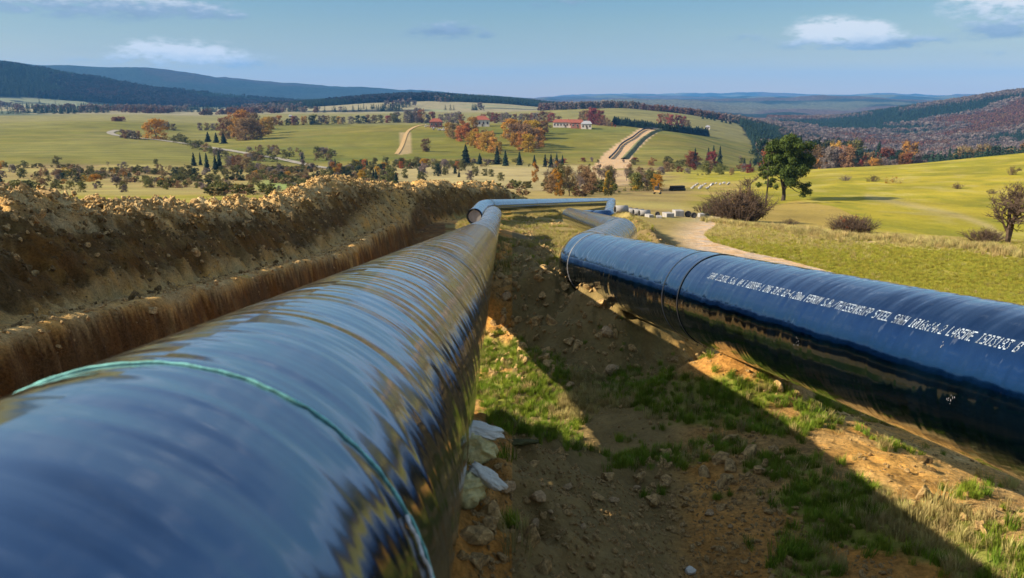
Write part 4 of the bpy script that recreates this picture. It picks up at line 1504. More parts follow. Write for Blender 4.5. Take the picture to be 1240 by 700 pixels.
# tree line on the crest of the green hill and round the houses
grove([(332 + k * 7.2 + rng.uniform(-2, 2), 152 - k * .18, rng.uniform(7, 12)) for k in range(25)], ['rust', 'brown', 'grey', 'spruce', 'olive', 'orange'], 'round',
      'small tree in the line along the crest left of the houses', 'trees along the crest', width=(1, 1.5))
grove([(493 + k * 6, 149, rng.uniform(10, 15)) for k in range(12) if not 30 < k * 6 < 42], ['grey', 'grey', 'rust'], 'round',
      'bare tree around the hilltop houses', 'bare trees around the hilltop houses', width=(.9, 1.2))
grove([(586 + k * 6.4, 147 + (k % 3), rng.uniform(8, 13)) for k in range(15)], ['rust', 'rust', 'grey', 'brown'], 'round',
      'reddish tree in the belt between the white house and the pink house', 'reddish trees between the houses', width=(1, 1.5))
grove([(704 + k * 4.2, 149 + k * .5, 21 - abs(k - 3) * 2.6) for k in range(12)], ['rust', 'rust', 'brown'], 'round',
      'dark red tree in the mound-shaped wood right of the long white house', 'trees of the dark red wood', width=(.9, 1.2))
for k in range(52):
    px = 744 + k * 2.2
    plant_px('spruce', 'spruce', px, 151 + k * .27, rng.uniform(8, 10.5), pick_label('spruce', 'spruce', px, 9.2, 742, 858, (8, 10.5), 'spruces of the straight row'), 'spruces of the straight row', rng.uniform(1.6, 2.3), r0=150)
grove([(800, 150, 12), (806, 150, 12), (812, 152, 12), (820, 153, 13), (826, 154, 12), (832, 156, 10)], ['rust', 'brown'], 'round',
      'red-brown tree behind the straight spruce row', 'red-brown trees behind the spruce row')
for (px, py) in ((851, 144), (856, 144), (861, 145), (865, 146), (874, 148), (879, 149), (884, 150)):
    plant_px('spruce', 'spruce', px, py, 5, 'tiny dark conifer on the pale far ridge', 'tiny conifers on the far ridge', 1.6, r0=900)

# scrub above the heap, hedges and copses on the valley floor
def scatter_px(n, xr, yr, kinds, hs, label, group, r0=150, width=(.9, 1.4), poly=None):
    for k in range(n):
        px, py = rng.uniform(*xr), rng.uniform(*yr)
        kd, mt = kinds[int(rng.integers(0, len(kinds)))]
        far = (py - yr[0]) / max(1, yr[1] - yr[0])
        h = rng.uniform(*hs)
        near_ = 'front' if far > .5 else 'back'
        label = pick_label(kd, mt, px, h, xr[0], xr[1], hs, group).replace(', ', ', ' + near_ + ' ', 1)
        plant_px(kd, mt, px, py, h * (.8 + .4 * far), label, group, rng.uniform(*width), r0=r0)


scatter_px(150, (0, 400), (200, 233), [('bush', 'grey'), ('bush', 'olive'), ('bush', 'brown'), ('bush', 'olive'), ('bush', 'yellow'), ('bush', 'spruce'), ('bare', 'twig_grey'), ('bush', 'olive')], (5, 10),
           'low dull scrub bush on the rough ground above the spoil heap', 'scrub bushes above the spoil heap')
grove([(212, 214, 11), (222, 216, 12), (229, 217, 15), (237, 218, 13), (262, 218, 12), (274, 218, 13), (284, 218, 14), (292, 219, 13)], ['spruce', 'spruce', 'olive'], 'round',
      'blue-green conifer clump in front of the spruce group', 'low dark trees before the spruces', width=(.9, 1.2))
grove([(286, 204, 17), (293, 205, 16), (300, 206, 15), (281, 203, 12)], ['grey', 'rust', 'brown'], 'round',
      'purplish bare tree right of the spruce group', 'purplish trees right of the spruce group', width=(1, 1.3))
plant_px('bush', 'yellow', 117, 221, 9, 'yellow-leaved bush directly above the middle of the heap crest', width=1.6, r0=150)
plant_px('bush', 'yellow', 103, 220, 7, 'smaller yellow bush left of the larger yellow one above the heap', width=1.3, r0=150)
scatter_px(40, (296, 404), (180, 196), [('bush', 'grey'), ('bush', 'olive'), ('bush', 'brown')], (5, 9),
           'greyish hedge bush by the road at the foot of the green field', 'hedge bushes by the lower road')
scatter_px(24, (300, 400), (212, 222), [('round', 'spruce'), ('round', 'olive'), ('bush', 'brown'), ('bush', 'yellow')], (7, 12),
           'low mixed shrub above the heap crest left of the pipes', 'mixed shrubs above the heap crest')
scatter_px(80, (398, 556), (200, 222), [('round', 'olive'), ('round', 'spruce'), ('round', 'yellow'), ('bush', 'olive'), ('spruce', 'spruce'), ('round', 'orange'), ('bush', 'grey')], (8, 15),
           'tree of the mixed copse left of the pale meadow', 'trees of the mixed copse', width=(.9, 1.3))
scatter_px(34, (470, 770), (196, 200), [('bush', 'grey'), ('bush', 'grey'), ('bush', 'rust'), ('bush', 'olive')], (4, 7),
           'dull hedge bush in the line at the foot of the green hill', 'hedge bushes at the foot of the hill', width=(1.2, 2))
grove([(559, 207, 13), (575, 213, 12), (588, 213, 10), (596, 214, 9), (607, 219, 11), (570, 218, 12), (540, 212, 10)], ['olive', 'yellow', 'grey', 'olive'], 'round',
      'small open-crowned tree on the pale meadow above the heap end', 'small trees on the pale meadow', width=(1, 1.4))
scatter_px(38, (645, 744), (216, 238), [('tall', 'brown'), ('tall', 'olive'), ('bare', 'twig_grey'), ('round', 'brown'), ('tall', 'yellow'), ('bare', 'twig')], (19, 30),
           'willow-like brown tree in the loose wood behind the crossing pipeline', 'trees of the loose brown wood', r0=120, width=(.8, 1.2))
scatter_px(26, (758, 800), (212, 232), [('tall', 'brown'), ('round', 'yellow'), ('bare', 'twig_grey'), ('round', 'brown'), ('bush', 'olive')], (12, 20),
           'brown shrubby tree between the sandy gap and the machinery', 'shrubby trees beside the sandy gap', r0=120, width=(.8, 1.2))
scatter_px(28, (790, 915), (197, 212), [('bush', 'grey'), ('bare', 'twig_grey'), ('round', 'brown'), ('bush', 'rust'), ('bush', 'olive')], (6, 13),
           'brown leafless tree in the hollow at the foot of the green hill', 'leafless trees in the hollow', r0=150)
scatter_px(9, (830, 868), (196, 204), [('bare', 'twig'), ('round', 'rust')], (10, 18),
           'reddish bare tree among the spruce trio', 'reddish bare trees by the spruce trio', r0=150)


# wood along the far side of the meadow crest
def crest_row(n, xs, rr, mats, hpx, label, group, kinds=('round',)):
    for k in range(n):
        px = xs[0] + (xs[1] - xs[0]) * (k + rng.uniform(-.3, .3)) / n
        loc = at_r(px, rng.uniform(*rr))
        top = float(np.interp(px, [880, 930, 960, 1000, 1050, 1080, 1110, 1140, 1180, 1240], [178, 170, 172, 176, 180, 184, 184, 183, 180, 176])) + rng.uniform(-6, 6) + hpx
        _, pz = to_px(loc[0], loc[1], loc[2])
        h = max(9, float(pz) - top)
        kd, mt = kinds[int(rng.integers(0, len(kinds)))], mats[int(rng.integers(0, len(mats)))]
        if kd == 'spruce': mt = 'spruce'
        plant(kd, mt, loc, metres(h, loc), pick_label(kd, mt, px, h, xs[0], xs[1], (10, 40), group), group, rng.uniform(.7, 1.0))


crest_row(28, (928, 1115), (400, 470), ['orange', 'rust', 'grey', 'brown', 'grey', 'spruce'], 8,
          'autumn tree in the front row of the wood beyond the meadow crest', 'front trees of the wood beyond the meadow')
crest_row(26, (920, 1115), (520, 620), ['rust', 'spruce', 'spruce', 'orange', 'olive'], -2,
          'taller tree in the wood beyond the meadow, behind its autumn edge', 'taller trees of the wood beyond the meadow', ('round', 'spruce'))
crest_row(20, (1100, 1260), (560, 700), ['spruce', 'spruce', 'rust', 'brown'], 4,
          'dark tree showing over the right end of the meadow crest', 'trees over the right end of the crest', ('round', 'spruce'))


# ------------------------------------------------------------------ masses nobody could count
def scatter_stuff(name, pts, scl, proto, label, cat, mat=None, tilt=0.15, squash=None):
    pts = np.asarray(pts, float)
    me = bpy.data.meshes.new(name)
    me.vertices.add(len(pts)); me.vertices.foreach_set('co', pts.astype(np.float32).ravel())
    rot = np.stack([rng.normal(0, tilt, len(pts)), rng.normal(0, tilt, len(pts)), rng.uniform(0, 6.28, len(pts))], 1)
    a = me.attributes.new('turn', 'FLOAT_VECTOR', 'POINT'); a.data.foreach_set('vector', rot.astype(np.float32).ravel())
    s = np.asarray(scl, float)
    if s.ndim == 1: s = np.stack([s, s, s], 1)
    a = me.attributes.new('size', 'FLOAT_VECTOR', 'POINT'); a.data.foreach_set('vector', s.astype(np.float32).ravel())
    o = bpy.data.objects.new(name, me); COL.objects.link(o)
    ng = bpy.data.node_groups.new('spread_' + name, 'GeometryNodeTree')
    ng.interface.new_socket('Geometry', in_out='INPUT', socket_type='NodeSocketGeometry')
    ng.interface.new_socket('Geometry', in_out='OUTPUT', socket_type='NodeSocketGeometry')
    gi = ng.nodes.new('NodeGroupInput'); go = ng.nodes.new('NodeGroupOutput')
    oi = ng.nodes.new('GeometryNodeObjectInfo'); oi.inputs['Object'].default_value = proto; oi.transform_space = 'ORIGINAL'
    ip = ng.nodes.new('GeometryNodeInstanceOnPoints')
    na = ng.nodes.new('GeometryNodeInputNamedAttribute'); na.data_type = 'FLOAT_VECTOR'; na.inputs[0].default_value = 'turn'
    nb = ng.nodes.new('GeometryNodeInputNamedAttribute'); nb.data_type = 'FLOAT_VECTOR'; nb.inputs[0].default_value = 'size'
    ng.links.new(gi.outputs[0], ip.inputs['Points'])
    ng.links.new(oi.outputs['Geometry'], ip.inputs['Instance'])
    ng.links.new(na.outputs[0], ip.inputs['Rotation'])
    ng.links.new(nb.outputs[0], ip.inputs['Scale'])
    out = ip.outputs[0]
    if mat:
        sm = ng.nodes.new('GeometryNodeSetMaterial'); sm.inputs['Material'].default_value = mat
        ng.links.new(out, sm.inputs[0]); out = sm.outputs[0]
    ng.links.new(out, go.inputs[0])
    md = o.modifiers.new('spread', 'NODES'); md.node_group = ng
    return tag(o, label, cat, kind='stuff')


def polar_pts(n, az_deg, rr):
    a = np.radians(rng.uniform(az_deg[0], az_deg[1], n))
    r = np.sqrt(rng.uniform(rr[0] ** 2, rr[1] ** 2, n))
    return r * np.sin(a), r * np.cos(a)


# simple far crowns, taken from a single tree of each sort standing in the far wood
def far_tree(key, geo, mat, px, r, name, cat, label, h=12):
    loc = at_r(px, r)
    t = empty(name, loc); t.scale = (h, h, h)
    tag(t, label, cat)
    v, f = geo
    return mesh_obj('crown', v, f, mat, t)


low_sp = far_tree('s', spruce_geo(5, 8, 6, True), M['spruce'], 1052, 900, 'spruce_tree', 'spruce tree', 'single dark spruce rising from the valley wood below the forested hill')
_c, _r = clumps(77, 12, 'round', .1)
lv = leaf_cloud(_c, [q * 1.25 for q in _r], 170, .085, 3, 1, .6)
low_rd = far_tree('r', lv, M['wood_rust'], 1075, 900, 'broadleaf_tree', 'tree', 'single rust-coloured tree in the valley wood right of the dark spruce')
_c, _r = clumps(78, 12, 'round', .1)
lv = leaf_cloud(_c, [q * 1.2 for q in _r], 150, .08, 4, 1, .6)
low_gr = far_tree('g', lv, M['grey'], 1093, 900, 'broadleaf_tree', 'tree', 'single grey leafless tree in the valley wood, right of the rust one')


def forest(xy, split, h, label, name='far_forest', dim=False):
    """split: function giving 0..1 (0 dark spruce, 1 rust, .5 grey)"""
    x, y = xy
    z = Z(x, y)
    s = split(x, y, rng.random(len(x)))
    hh = rng.uniform(h[0], h[1], len(x))
    for lo, hi, pr, word, wd in ((-9, .4, low_sp, 'dark spruces', 1.25), (.4, .62, low_gr, 'grey leafless trees', 1.1), (.62, 9, low_rd, 'rust-coloured trees', 1.1)):
        m_ = (s >= lo) & (s < hi)
        if m_.sum() == 0: continue
        sz = np.stack([hh[m_] * wd, hh[m_] * wd, hh[m_]], 1)
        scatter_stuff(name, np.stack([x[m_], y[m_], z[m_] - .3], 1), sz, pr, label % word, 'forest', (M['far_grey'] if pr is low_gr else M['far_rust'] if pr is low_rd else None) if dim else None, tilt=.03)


def cull(x, y, cond):
    z = Z(x, y); px, py = to_px(x, y, z)
    m_ = cond(px, py, np.hypot(x, y))
    return x[m_], y[m_]


def patch(scale, seed, bias=0.0, amt=1.6):
    return lambda x, y, u: np.clip(.5 + bias + amt * fbm(x / scale, y / scale, 3, seed) + .35 * (u - .5), -1, 2)


forest(cull(*polar_pts(19000, (11, 34), (480, 1900)), lambda px, py, r: (r > wood_edge(px) - 30) & (px > 870) & (px < 1290)), patch(160, 201, -.14, 1.3), (9, 15),
       'mass of %s filling the valley behind the right meadow')
forest(cull(*polar_pts(17000, (13, 35), (1900, 2700)), lambda px, py, r: px > 930), patch(260, 203, -.08, 1.5), (10, 16),
       'mass of %s on the forested hill at the right')
forest(polar_pts(7500, (-17, 6), (1960, 2260)), patch(260, 205, -.5, .8), (11, 17),
       'mass of %s on the long dark ridge behind the hilltop houses', dim=True)
forest(polar_pts(21000, (-52, -12), (2620, 3350)), patch(300, 207, -.22, 1.1), (12, 18),
       'mass of %s on the dark hill at the left', dim=True)
forest(cull(*polar_pts(8000, (-50, -2), (1480, 2500)), lambda px, py, r: fbm(px / 60, r / 120, 3, 209) > .17), patch(200, 211, -.1, 1.0), (9, 14),
       'thin belts of %s between the pale far fields on the left')
forest(cull(*polar_pts(3000, (2, 15), (1350, 1950)), lambda px, py, r: px > 640), patch(200, 213, .05, 1.2), (9, 14),
       'mass of %s behind the green second ridge in the middle')
# ------------------------------------------------------------------ roads and lanes laid on the country
def ribbon(name, pts, width, lift, mat, r0=150):
    P = [hit(px, py, r0) for px, py in pts]
    fine = []
    for a, b in zip(P[:-1], P[1:]):
        n = max(2, int(math.dist(a[:2], b[:2]) / 6))
        for k in range(n):
            fine.append((a[0] + (b[0] - a[0]) * k / n, a[1] + (b[1] - a[1]) * k / n))
    fine.append(P[-1][:2])
    fine = np.array(fine)
    for _ in range(12):
        fine[1:-1] = (fine[:-2] + fine[1:-1] * 2 + fine[2:]) / 4
    t = np.gradient(fine, axis=0); t /= np.linalg.norm(t, axis=1)[:, None] + 1e-9
    nrm = np.stack([-t[:, 1], t[:, 0]], 1)
    offs = np.linspace(-.5, .5, 5) * width
    rows = []
    for o_ in offs:
        q = fine + nrm * o_
        rows.append(np.stack([q[:, 0], q[:, 1], Z(q[:, 0], q[:, 1]) + lift], 1))
    V = np.stack(rows, 1).reshape(-1, 3)
    return tag(mesh_obj(name, V, grid_faces(len(fine), 5), mat, smooth=True), kind='structure')


ribbon('road', [(404, 205), (372, 200), (338, 192), (300, 187), (268, 181), (235, 176), (205, 171), (170, 168), (150, 166), (134, 163), (131, 160), (142, 158)], 5.5, .35, M['road'])
ribbon('lane', [(480, 187), (486, 178), (490, 168), (492, 161), (497, 156), (516, 151)], 2.6, .3, M['clod'])

# ------------------------------------------------------------------ hilltop houses
def house(px, r, wpx, hpx, depth, wall, roof, label, ridge=1.0, nwin=5, turn=0.0, wing=False):
    x, y, z = at_r(px, r)
    w = wpx * r / F_PX; h = hpx * r / F_PX
    t = empty('house', (x, y, z - .6), math.atan2(x, y) * -1 + turn)
    tag(t, label, 'house')
    V, Fs = box_geo(0, 0, h * .31 + .3, w, depth, h * .62 + .6)
    mesh_obj('wall', V, Fs, M[wall], t)
    e = .5
    zz = h * .62 + .6
    V = [(-w / 2 - e, -depth / 2 - e, zz), (w / 2 + e, -depth / 2 - e, zz), (w / 2 + e, depth / 2 + e, zz), (-w / 2 - e, depth / 2 + e, zz),
         (-w / 2 * ridge, 0, zz + h * .38), (w / 2 * ridge, 0, zz + h * .38)]
    rf = mesh_obj('roof', V, [(0, 1, 5, 4), (1, 2, 5), (2, 3, 4, 5), (3, 0, 4), (0, 3, 2, 1)], M[roof], t)
    V, Fs = box_geo(w * .2, 0, zz + h * .36, .8, .8, h * .22)
    mesh_obj('chimney', V, Fs, M['house_pink'], rf)
    for k in range(nwin):
        wx = -w / 2 + w * (k + .5) / nwin
        V, Fs = box_geo(wx, -depth / 2 - .02, h * .33 + .6, w / nwin * .42, .12, h * .26)
        wn = mesh_obj('window', V, Fs, M['house_wall'] if wall != 'house_wall' else M['house_pink'], t)
        V, Fs = box_geo(wx, -depth / 2 - .06, h * .33 + .6, w / nwin * .34, .12, h * .21)
        mesh_obj('pane', V, Fs, M['glass'], wn)
    V, Fs = box_geo(w * .06, -depth / 2 - .05, 1.6, 1.3, .14, 2.2)
    mesh_obj('door', V, Fs, M['timber'], t)
    return t


house(683, 690, 26, 9, 9, 'house_wall', 'roof_red', 'long cream house with a low red roof, left part of the large hilltop farm', .85, 7)
house(699, 686, 15, 10, 9, 'house_pink', 'roof_red', 'red-roofed middle wing of the large farm between its two pale wings', .7, 3)
house(710, 684, 12, 9, 9, 'house_wall', 'roof_grey', 'pale wing with a grey roof at the right end of the large farm', .7, 3)
house(583, 690, 19, 12, 9, 'house_wall', 'roof_red', 'white-fronted house with a wide red roof above the left autumn grove', .5, 4)
house(528, 690, 15, 10, 9, 'house_pink', 'roof_red', 'small pink brick house on the crest above the pale boulders', .5, 3)
house(857, 1080, 5, 4, 6, 'house_wall', 'roof_grey', 'tiny white hut at the right end of the straight spruce row', .6, 2)
house(352, 1250, 4, 3, 6, 'house_wall', 'roof_grey', 'tiny white building far off behind the large rust grove', .6, 2)

# ------------------------------------------------------------------ stones and other blocks
def rock_geo(seed, sub=2, rough=.28, squash=.7):
    import bmesh
    bm = bmesh.new()
    bmesh.ops.create_icosphere(bm, subdivisions=sub, radius=.5)
    r = np.random.default_rng(seed)
    o = r.uniform(0, 50, 3)
    cuts = [(Vector(r.normal(size=3)).normalized(), r.uniform(.28, .42)) for _ in range(7)]
    for v in bm.verts:
        for n_, d_ in cuts:
            q = v.co.dot(n_)
            if q > d_: v.co -= n_ * (q - d_)
        k = 1 + rough * float(vnoise(np.array([v.co.x * 3 + o[0]]), np.array([v.co.y * 3 + v.co.z * 2 + o[1]]), 5)[0]) * 2
        v.co *= k
        v.co.z *= squash
    V = [tuple(v.co) for v in bm.verts]; Fs = [tuple(v.index for v in f.verts) for f in bm.faces]
    bm.free()
    return V, Fs


ROCKS = []
for i in range(4):
    V, Fs = rock_geo(i, 2)
    me = bpy.data.meshes.new('stone'); me.from_pydata(V, [], Fs); me.materials.append(M['stone']); ROCKS.append(me)
CLODS = []
for i in range(3):
    V, Fs = rock_geo(40 + i, 2, .5, .8)
    me = bpy.data.meshes.new('clod'); me.from_pydata(V, [], Fs); me.materials.append(M['clod']); CLODS.append(me)


def stone(px, py, wpx, label, r0=2.0, mat=None, mesh=None, group=None, name='stone', cat='stone', sink=.2):
    x, y, z = hit(px, py, r0, 900)
    s = wpx * math.sqrt(x * x + y * y + z * z) / F_PX
    o = bpy.data.objects.new(name, mesh or ROCKS[int(rng.integers(0, 4))])
    COL.objects.link(o)
    o.location = (x, y, z + s * (.3 - sink)); o.scale = (s, s * rng.uniform(.7, 1), s * rng.uniform(.75, 1.1))
    o.rotation_euler = (rng.uniform(-.3, .3), rng.uniform(-.3, .3), rng.uniform(0, 6.28))
    if mat:
        o.material_slots[0].link = 'OBJECT'; o.material_slots[0].material = M[mat]
    return tag(o, label, cat, group)


for (px, py, w, mt, lab) in [
    (615, 592, 22, None, 'large ochre stone on the shaded bank just right of the plastic bags'),
    (653, 608, 26, None, 'broad brown stone half buried in the shaded bank below the sunlit patch'),
    (687, 593, 13, None, 'small rounded stone near the sunlit patch on the shaded bank'),
    (744, 608, 13, None, 'small pale stone on the bare track in the lower middle'),
    (628, 656, 11, None, 'pale pebble on the bank above the dry stalks'),
    (667, 623, 9, None, 'tiny whitish pebble beside the broad brown stone'),
    (836, 694, 18, 'bag_white', 'whitish stone at the bottom edge of the picture'),
    (858, 625, 13, None, 'pale stone among the clods in the lower middle'),
    (648, 636, 16, None, 'brown stone near the bottom, between the stalks and the broad stone'),
    (771, 592, 10, None, 'little stone beside the shaded green tuft in the middle'),
    (706, 640, 12, None, 'brown stone low on the bank left of the pale ones'),
    (884, 640, 9, None, 'small stone at the edge of the shaded grass near the bottom'),
    (612, 362, 20, None, 'pale stone wedged in the dark earth against the nearest pipe'),
    (1120, 560, 17, 'clod_dark', 'dark lump of earth on the sunlit sand under the right pipe'),
    (1128, 571, 12, 'clod_dark', 'second dark lump just below the larger one on the sunlit sand'),
    (735, 406, 22, None, 'flat-topped stone in the shaded clay heap between the pipes'),
    (742, 450, 20, None, 'rounded stone at the lower right of the shaded clay heap'),
    (690, 470, 11, None, 'small stone where the sunlit earth meets the shaded grass')]:
    stone(px, py, w, lab, mat=mt)
pts = [(515 + rng.uniform(-9, 6) + k * 1.1, 150 + rng.uniform(0, 4) + k * .28) for k in range(26)]
for (px, py) in pts:
    stone(px + 4, py, rng.uniform(2.0, 3.2), 'pale boulder in the cluster below the pink house', 300, 'concrete', group='pale boulders below the pink house', name='boulder', cat='boulder', sink=.0)

# concrete blocks, tyres and stacks at the end of the gravel track
def block(px, py, wpx, hpx, depth, label, mat='concrete', name='concrete_block', cat='block', turn=0.1, r0=62, group=None):
    x, y, z = hit(px, py, r0, 900)
    r = math.hypot(x, y); w, h = wpx * r / F_PX, hpx * r / F_PX
    V, Fs = box_geo(0, 0, h / 2 - .05, w, depth, h)
    b = len(V)
    o = mesh_obj(name, V, Fs, M[mat])
    md = o.modifiers.new('worn_edges', 'BEVEL'); md.width = min(w, h) * .08; md.segments = 2
    o.location = (x, y, z); o.rotation_euler = (0, 0, turn)
    return tag(o, label, cat, group)


block(821, 262, 11, 8, 1.2, 'tallest pale block of the group at the head of the gravel track')
block(809, 263, 10, 6, 1.2, 'low pale block touching the left side of the tallest one', turn=.2)
block(798, 264, 6, 3, 1.0, 'small pale block left of the low one at the head of the track', turn=-.1)
block(849, 263, 6, 5, .8, 'pale block standing between the black tyres', turn=.1)
block(786, 263, 6, 4, 1.0, 'pale block at the middle of the row left of the track head', turn=.3)


def tyre(px, py, d, label, r0=62):
    x, y, z = hit(px, py, r0, 900)
    r = math.hypot(x, y); R = d * r / F_PX / 2
    t = empty('tyre', (x, y, z + R * .9))
    tag(t, label, 'tyre')
    V, Fs = [], []
    n, m_ = 20, 8
    for i in range(n):
        a = 6.283 * i / n
        for j in range(m_):
            b = 6.283 * j / m_
            q = R * .76 + R * .24 * math.cos(b)
            V.append((q * math.cos(a), R * .28 * math.sin(b), q * math.sin(a)))
    Fs = [(i * m_ + j, ((i + 1) % n) * m_ + j, ((i + 1) % n) * m_ + (j + 1) % m_, i * m_ + (j + 1) % m_) for i in range(n) for j in range(m_)]
    mesh_obj('tread', V, Fs, M['rubber'], t, smooth=True)
    V, Fs = [], []
    tube_geo([(0, -R * .1, 0), (0, R * .1, 0)], [R * .54, R * .54], 16, V, Fs)
    Fs.append(tuple(range(15, -1, -1))); Fs.append(tuple(range(16, 32)))
    mesh_obj('rim', V, Fs, M['machine'], t)
    t.rotation_euler = (0, 0, rng.uniform(-.5, .5))


tyre(833, 263, 8, 'left black tyre right of the tallest pale block')
tyre(840, 264, 7, 'middle black tyre right of the tallest pale block')
tyre(856, 264, 6, 'right black tyre beside the thicket')
tyre(796, 262, 6, 'black tyre standing left of the pale blocks')

# row of short pale pipes left of the track head
for i, (px, py) in enumerate([(752, 258), (759, 259), (766, 260), (773, 261), (780, 262)]):
    x, y, z = hit(px, py, 62, 900)
    R = .32
    t = empty('concrete_pipe', (x, y, z + R)); t.rotation_euler = (0, 0, .25)
    tag(t, 'short pale concrete pipe lying in the row left of the track head', 'concrete pipe', 'concrete pipes left of the track head')
    sweep('pipe_shell', [Vector((-.55, 0, 0)), Vector((.55, 0, 0))], R, M['concrete'], t, 20)

# black pipes stacked and rubble beyond
def log_stack(px, py, wpx, label):
    x, y, z = hit(px, py, 62, 900)
    r = math.hypot(x, y); L = wpx * r / F_PX; R = .30
    t = empty('stacked_pipes', (x, y, z)); t.rotation_euler = (0, 0, .35)
    tag(t, label, 'pipe stack')
    k = 0
    for row, n in ((0, 3), (1, 2)):
        for j in range(n):
            yy = (j - (n - 1) / 2) * R * 2.05
            sweep('short_pipe', [Vector((-L / 2, yy, R + row * R * 1.75)), Vector((L / 2, yy, R + row * R * 1.75))], R, M['rubber'], t, 16)


log_stack(820, 231, 17, 'stack of dark pipes on the rough grass beyond the track head')
for k in range(12):
    stone(838 + k * 2.3, 229 - (k % 4) * 1.8, rng.uniform(3, 5.5), 'grey block in the rubble pile right of the dark pipe stack', 120, 'steel_in' if k % 3 else 'concrete', group='blocks of the rubble pile', name='rubble_block', cat='rubble', sink=0)
for k in range(5):
    stone(862 + k * 5, 224 - (k % 2), rng.uniform(3, 5), 'pale lump beyond the rubble pile', 120, 'concrete', group='pale lumps beyond the rubble pile', name='rubble_block', cat='rubble', sink=0)


def digger(px, py, hpx):
    x, y, z = hit(px, py, 62, 900)
    r = math.hypot(x, y); h = hpx * r / F_PX
    t = empty('small_excavator', (x, y, z)); t.rotation_euler = (0, 0, -.4)
    tag(t, 'small dark excavator with its arm raised beside the brown trees', 'excavator')
    for s in (-1, 1):
        V, Fs = box_geo(s * .26 * h, 0, .09 * h, .14 * h, .62 * h, .18 * h)
        o = mesh_obj('track', V, Fs, M['rubber'], t)
        o.modifiers.new('round', 'BEVEL').width = .06 * h
    V, Fs = box_geo(0, .05 * h, .28 * h, .56 * h, .5 * h, .18 * h); mesh_obj('body', V, Fs, M['machine_tan'], t)
    V, Fs = box_geo(-.1 * h, .0, .52 * h, .28 * h, .3 * h, .34 * h); c = mesh_obj('cab', V, Fs, M['machine'], t)
    V, Fs = box_geo(-.1 * h, -.155 * h, .54 * h, .22 * h, .02 * h, .24 * h); mesh_obj('pane', V, Fs, M['glass'], c)
    V, Fs = [], []
    tube_geo([(.12 * h, -.1 * h, .35 * h), (.14 * h, -.3 * h, .98 * h), (.16 * h, -.62 * h, .7 * h)], [.05 * h, .05 * h, .035 * h], 6, V, Fs)
    mesh_obj('arm', V, Fs, M['machine'], t)
    V, Fs = box_geo(.16 * h, -.66 * h, .6 * h, .2 * h, .16 * h, .18 * h); mesh_obj('bucket', V, Fs, M['rubber'], t)


digger(796, 235, 13)

# ------------------------------------------------------------------ the pipeline lying on the far hill
fp = [(738, 193), (743, 188), (751, 177), (758, 172), (765.5, 168), (773, 162), (780, 157.5), (790, 156), (800, 158)]
FPW = [hit(px, py, 300, 900) for px, py in fp]
t = empty('far_pipeline', FPW[0])
tag(t, 'string of dark pipes lying on the sandy strip up the far green hill', 'pipeline')
dense, _L = resample([Vector(p) for p in FPW], 11.5)
for a, b in zip(dense[:-1], dense[1:]):
    a2, b2 = a.lerp(b, .03), a.lerp(b, .93)
    za, zb = Z1(a2.x, a2.y), Z1(b2.x, b2.y)
    sweep('pipe_section', [Vector((a2.x, a2.y, za + 1.0)) - t.location, Vector((b2.x, b2.y, zb + 1.0)) - t.location], .6, M['rubber'], t, 12)


def berm(name, pts, w, h, mat, label, r0=300, col=None):
    P = [hit(px, py, r0, 900) for px, py in pts]
    fine, _ = resample([Vector(p) for p in P], 2.5)
    F2 = np.array([(p.x, p.y) for p in fine])
    tt = np.gradient(F2, axis=0); tt /= np.linalg.norm(tt, axis=1)[:, None]
    nn = np.stack([-tt[:, 1], tt[:, 0]], 1)
    offs = np.linspace(-1, 1, 9)
    V = []
    for i in range(len(F2)):
        for o_ in offs:
            q = F2[i] + nn[i] * o_ * w / 2
            hh = h * max(0, 1 - abs(o_)) ** .8 * (1 + .5 * float(fbm(np.array([q[0] / 3]), np.array([q[1] / 3]), 2, 9)[0]))
            V.append((q[0], q[1], Z1(q[0], q[1]) + hh - .1 * abs(o_)))
    o = mesh_obj(name, np.array(V), grid_faces(len(F2), 9), mat, smooth=True)
    return tag(o, label, 'earth bank') if label else tag(o, kind='structure')


M['turf_bank'] = simple('weedy_earth', (0.13, 0.13, 0.045), .95, .3, .4, .2, 1.5)
berm('earth_bank', [(756, 193), (762, 186), (769, 178), (779, 168), (790, 161), (802, 158)], 5, 1.5, M['turf_bank'], 'weedy earth bank along the right side of the sandy strip on the far hill')

# ------------------------------------------------------------------ plastic and sandbags under the nearest pipe
def crumple(name, c, size, seed, mat, label, cat, tilt=(0, 0, 0)):
    import bmesh
    bm = bmesh.new()
    bmesh.ops.create_icosphere(bm, subdivisions=5, radius=.5)
    for v in bm.verts:
        p = np.array(v.co)
        f = float(ridged(np.array([p[0] * 4.2 + seed]), np.array([p[1] * 4.2 + p[2] * 3]), 3, seed)[0])
        g_ = float(fbm(np.array([p[0] * 1.6 + seed]), np.array([p[2] * 1.6 + p[1]]), 2, seed + 3)[0])
        v.co *= 1 + .22 * f + .55 * g_
    V = [tuple(v.co) for v in bm.verts]; Fs = [tuple(q.index for q in f.verts) for f in bm.faces]
    bm.free()
    o = mesh_obj(name, V, Fs, mat, smooth=True)
    o.location = c; o.scale = size; o.rotation_euler = tilt
    return tag(o, label, cat)


def near_pt(px, py, up=0.0):
    x, y, z = hit(px, py, 2.0, 60)
    return Vector((x, y, z + up))


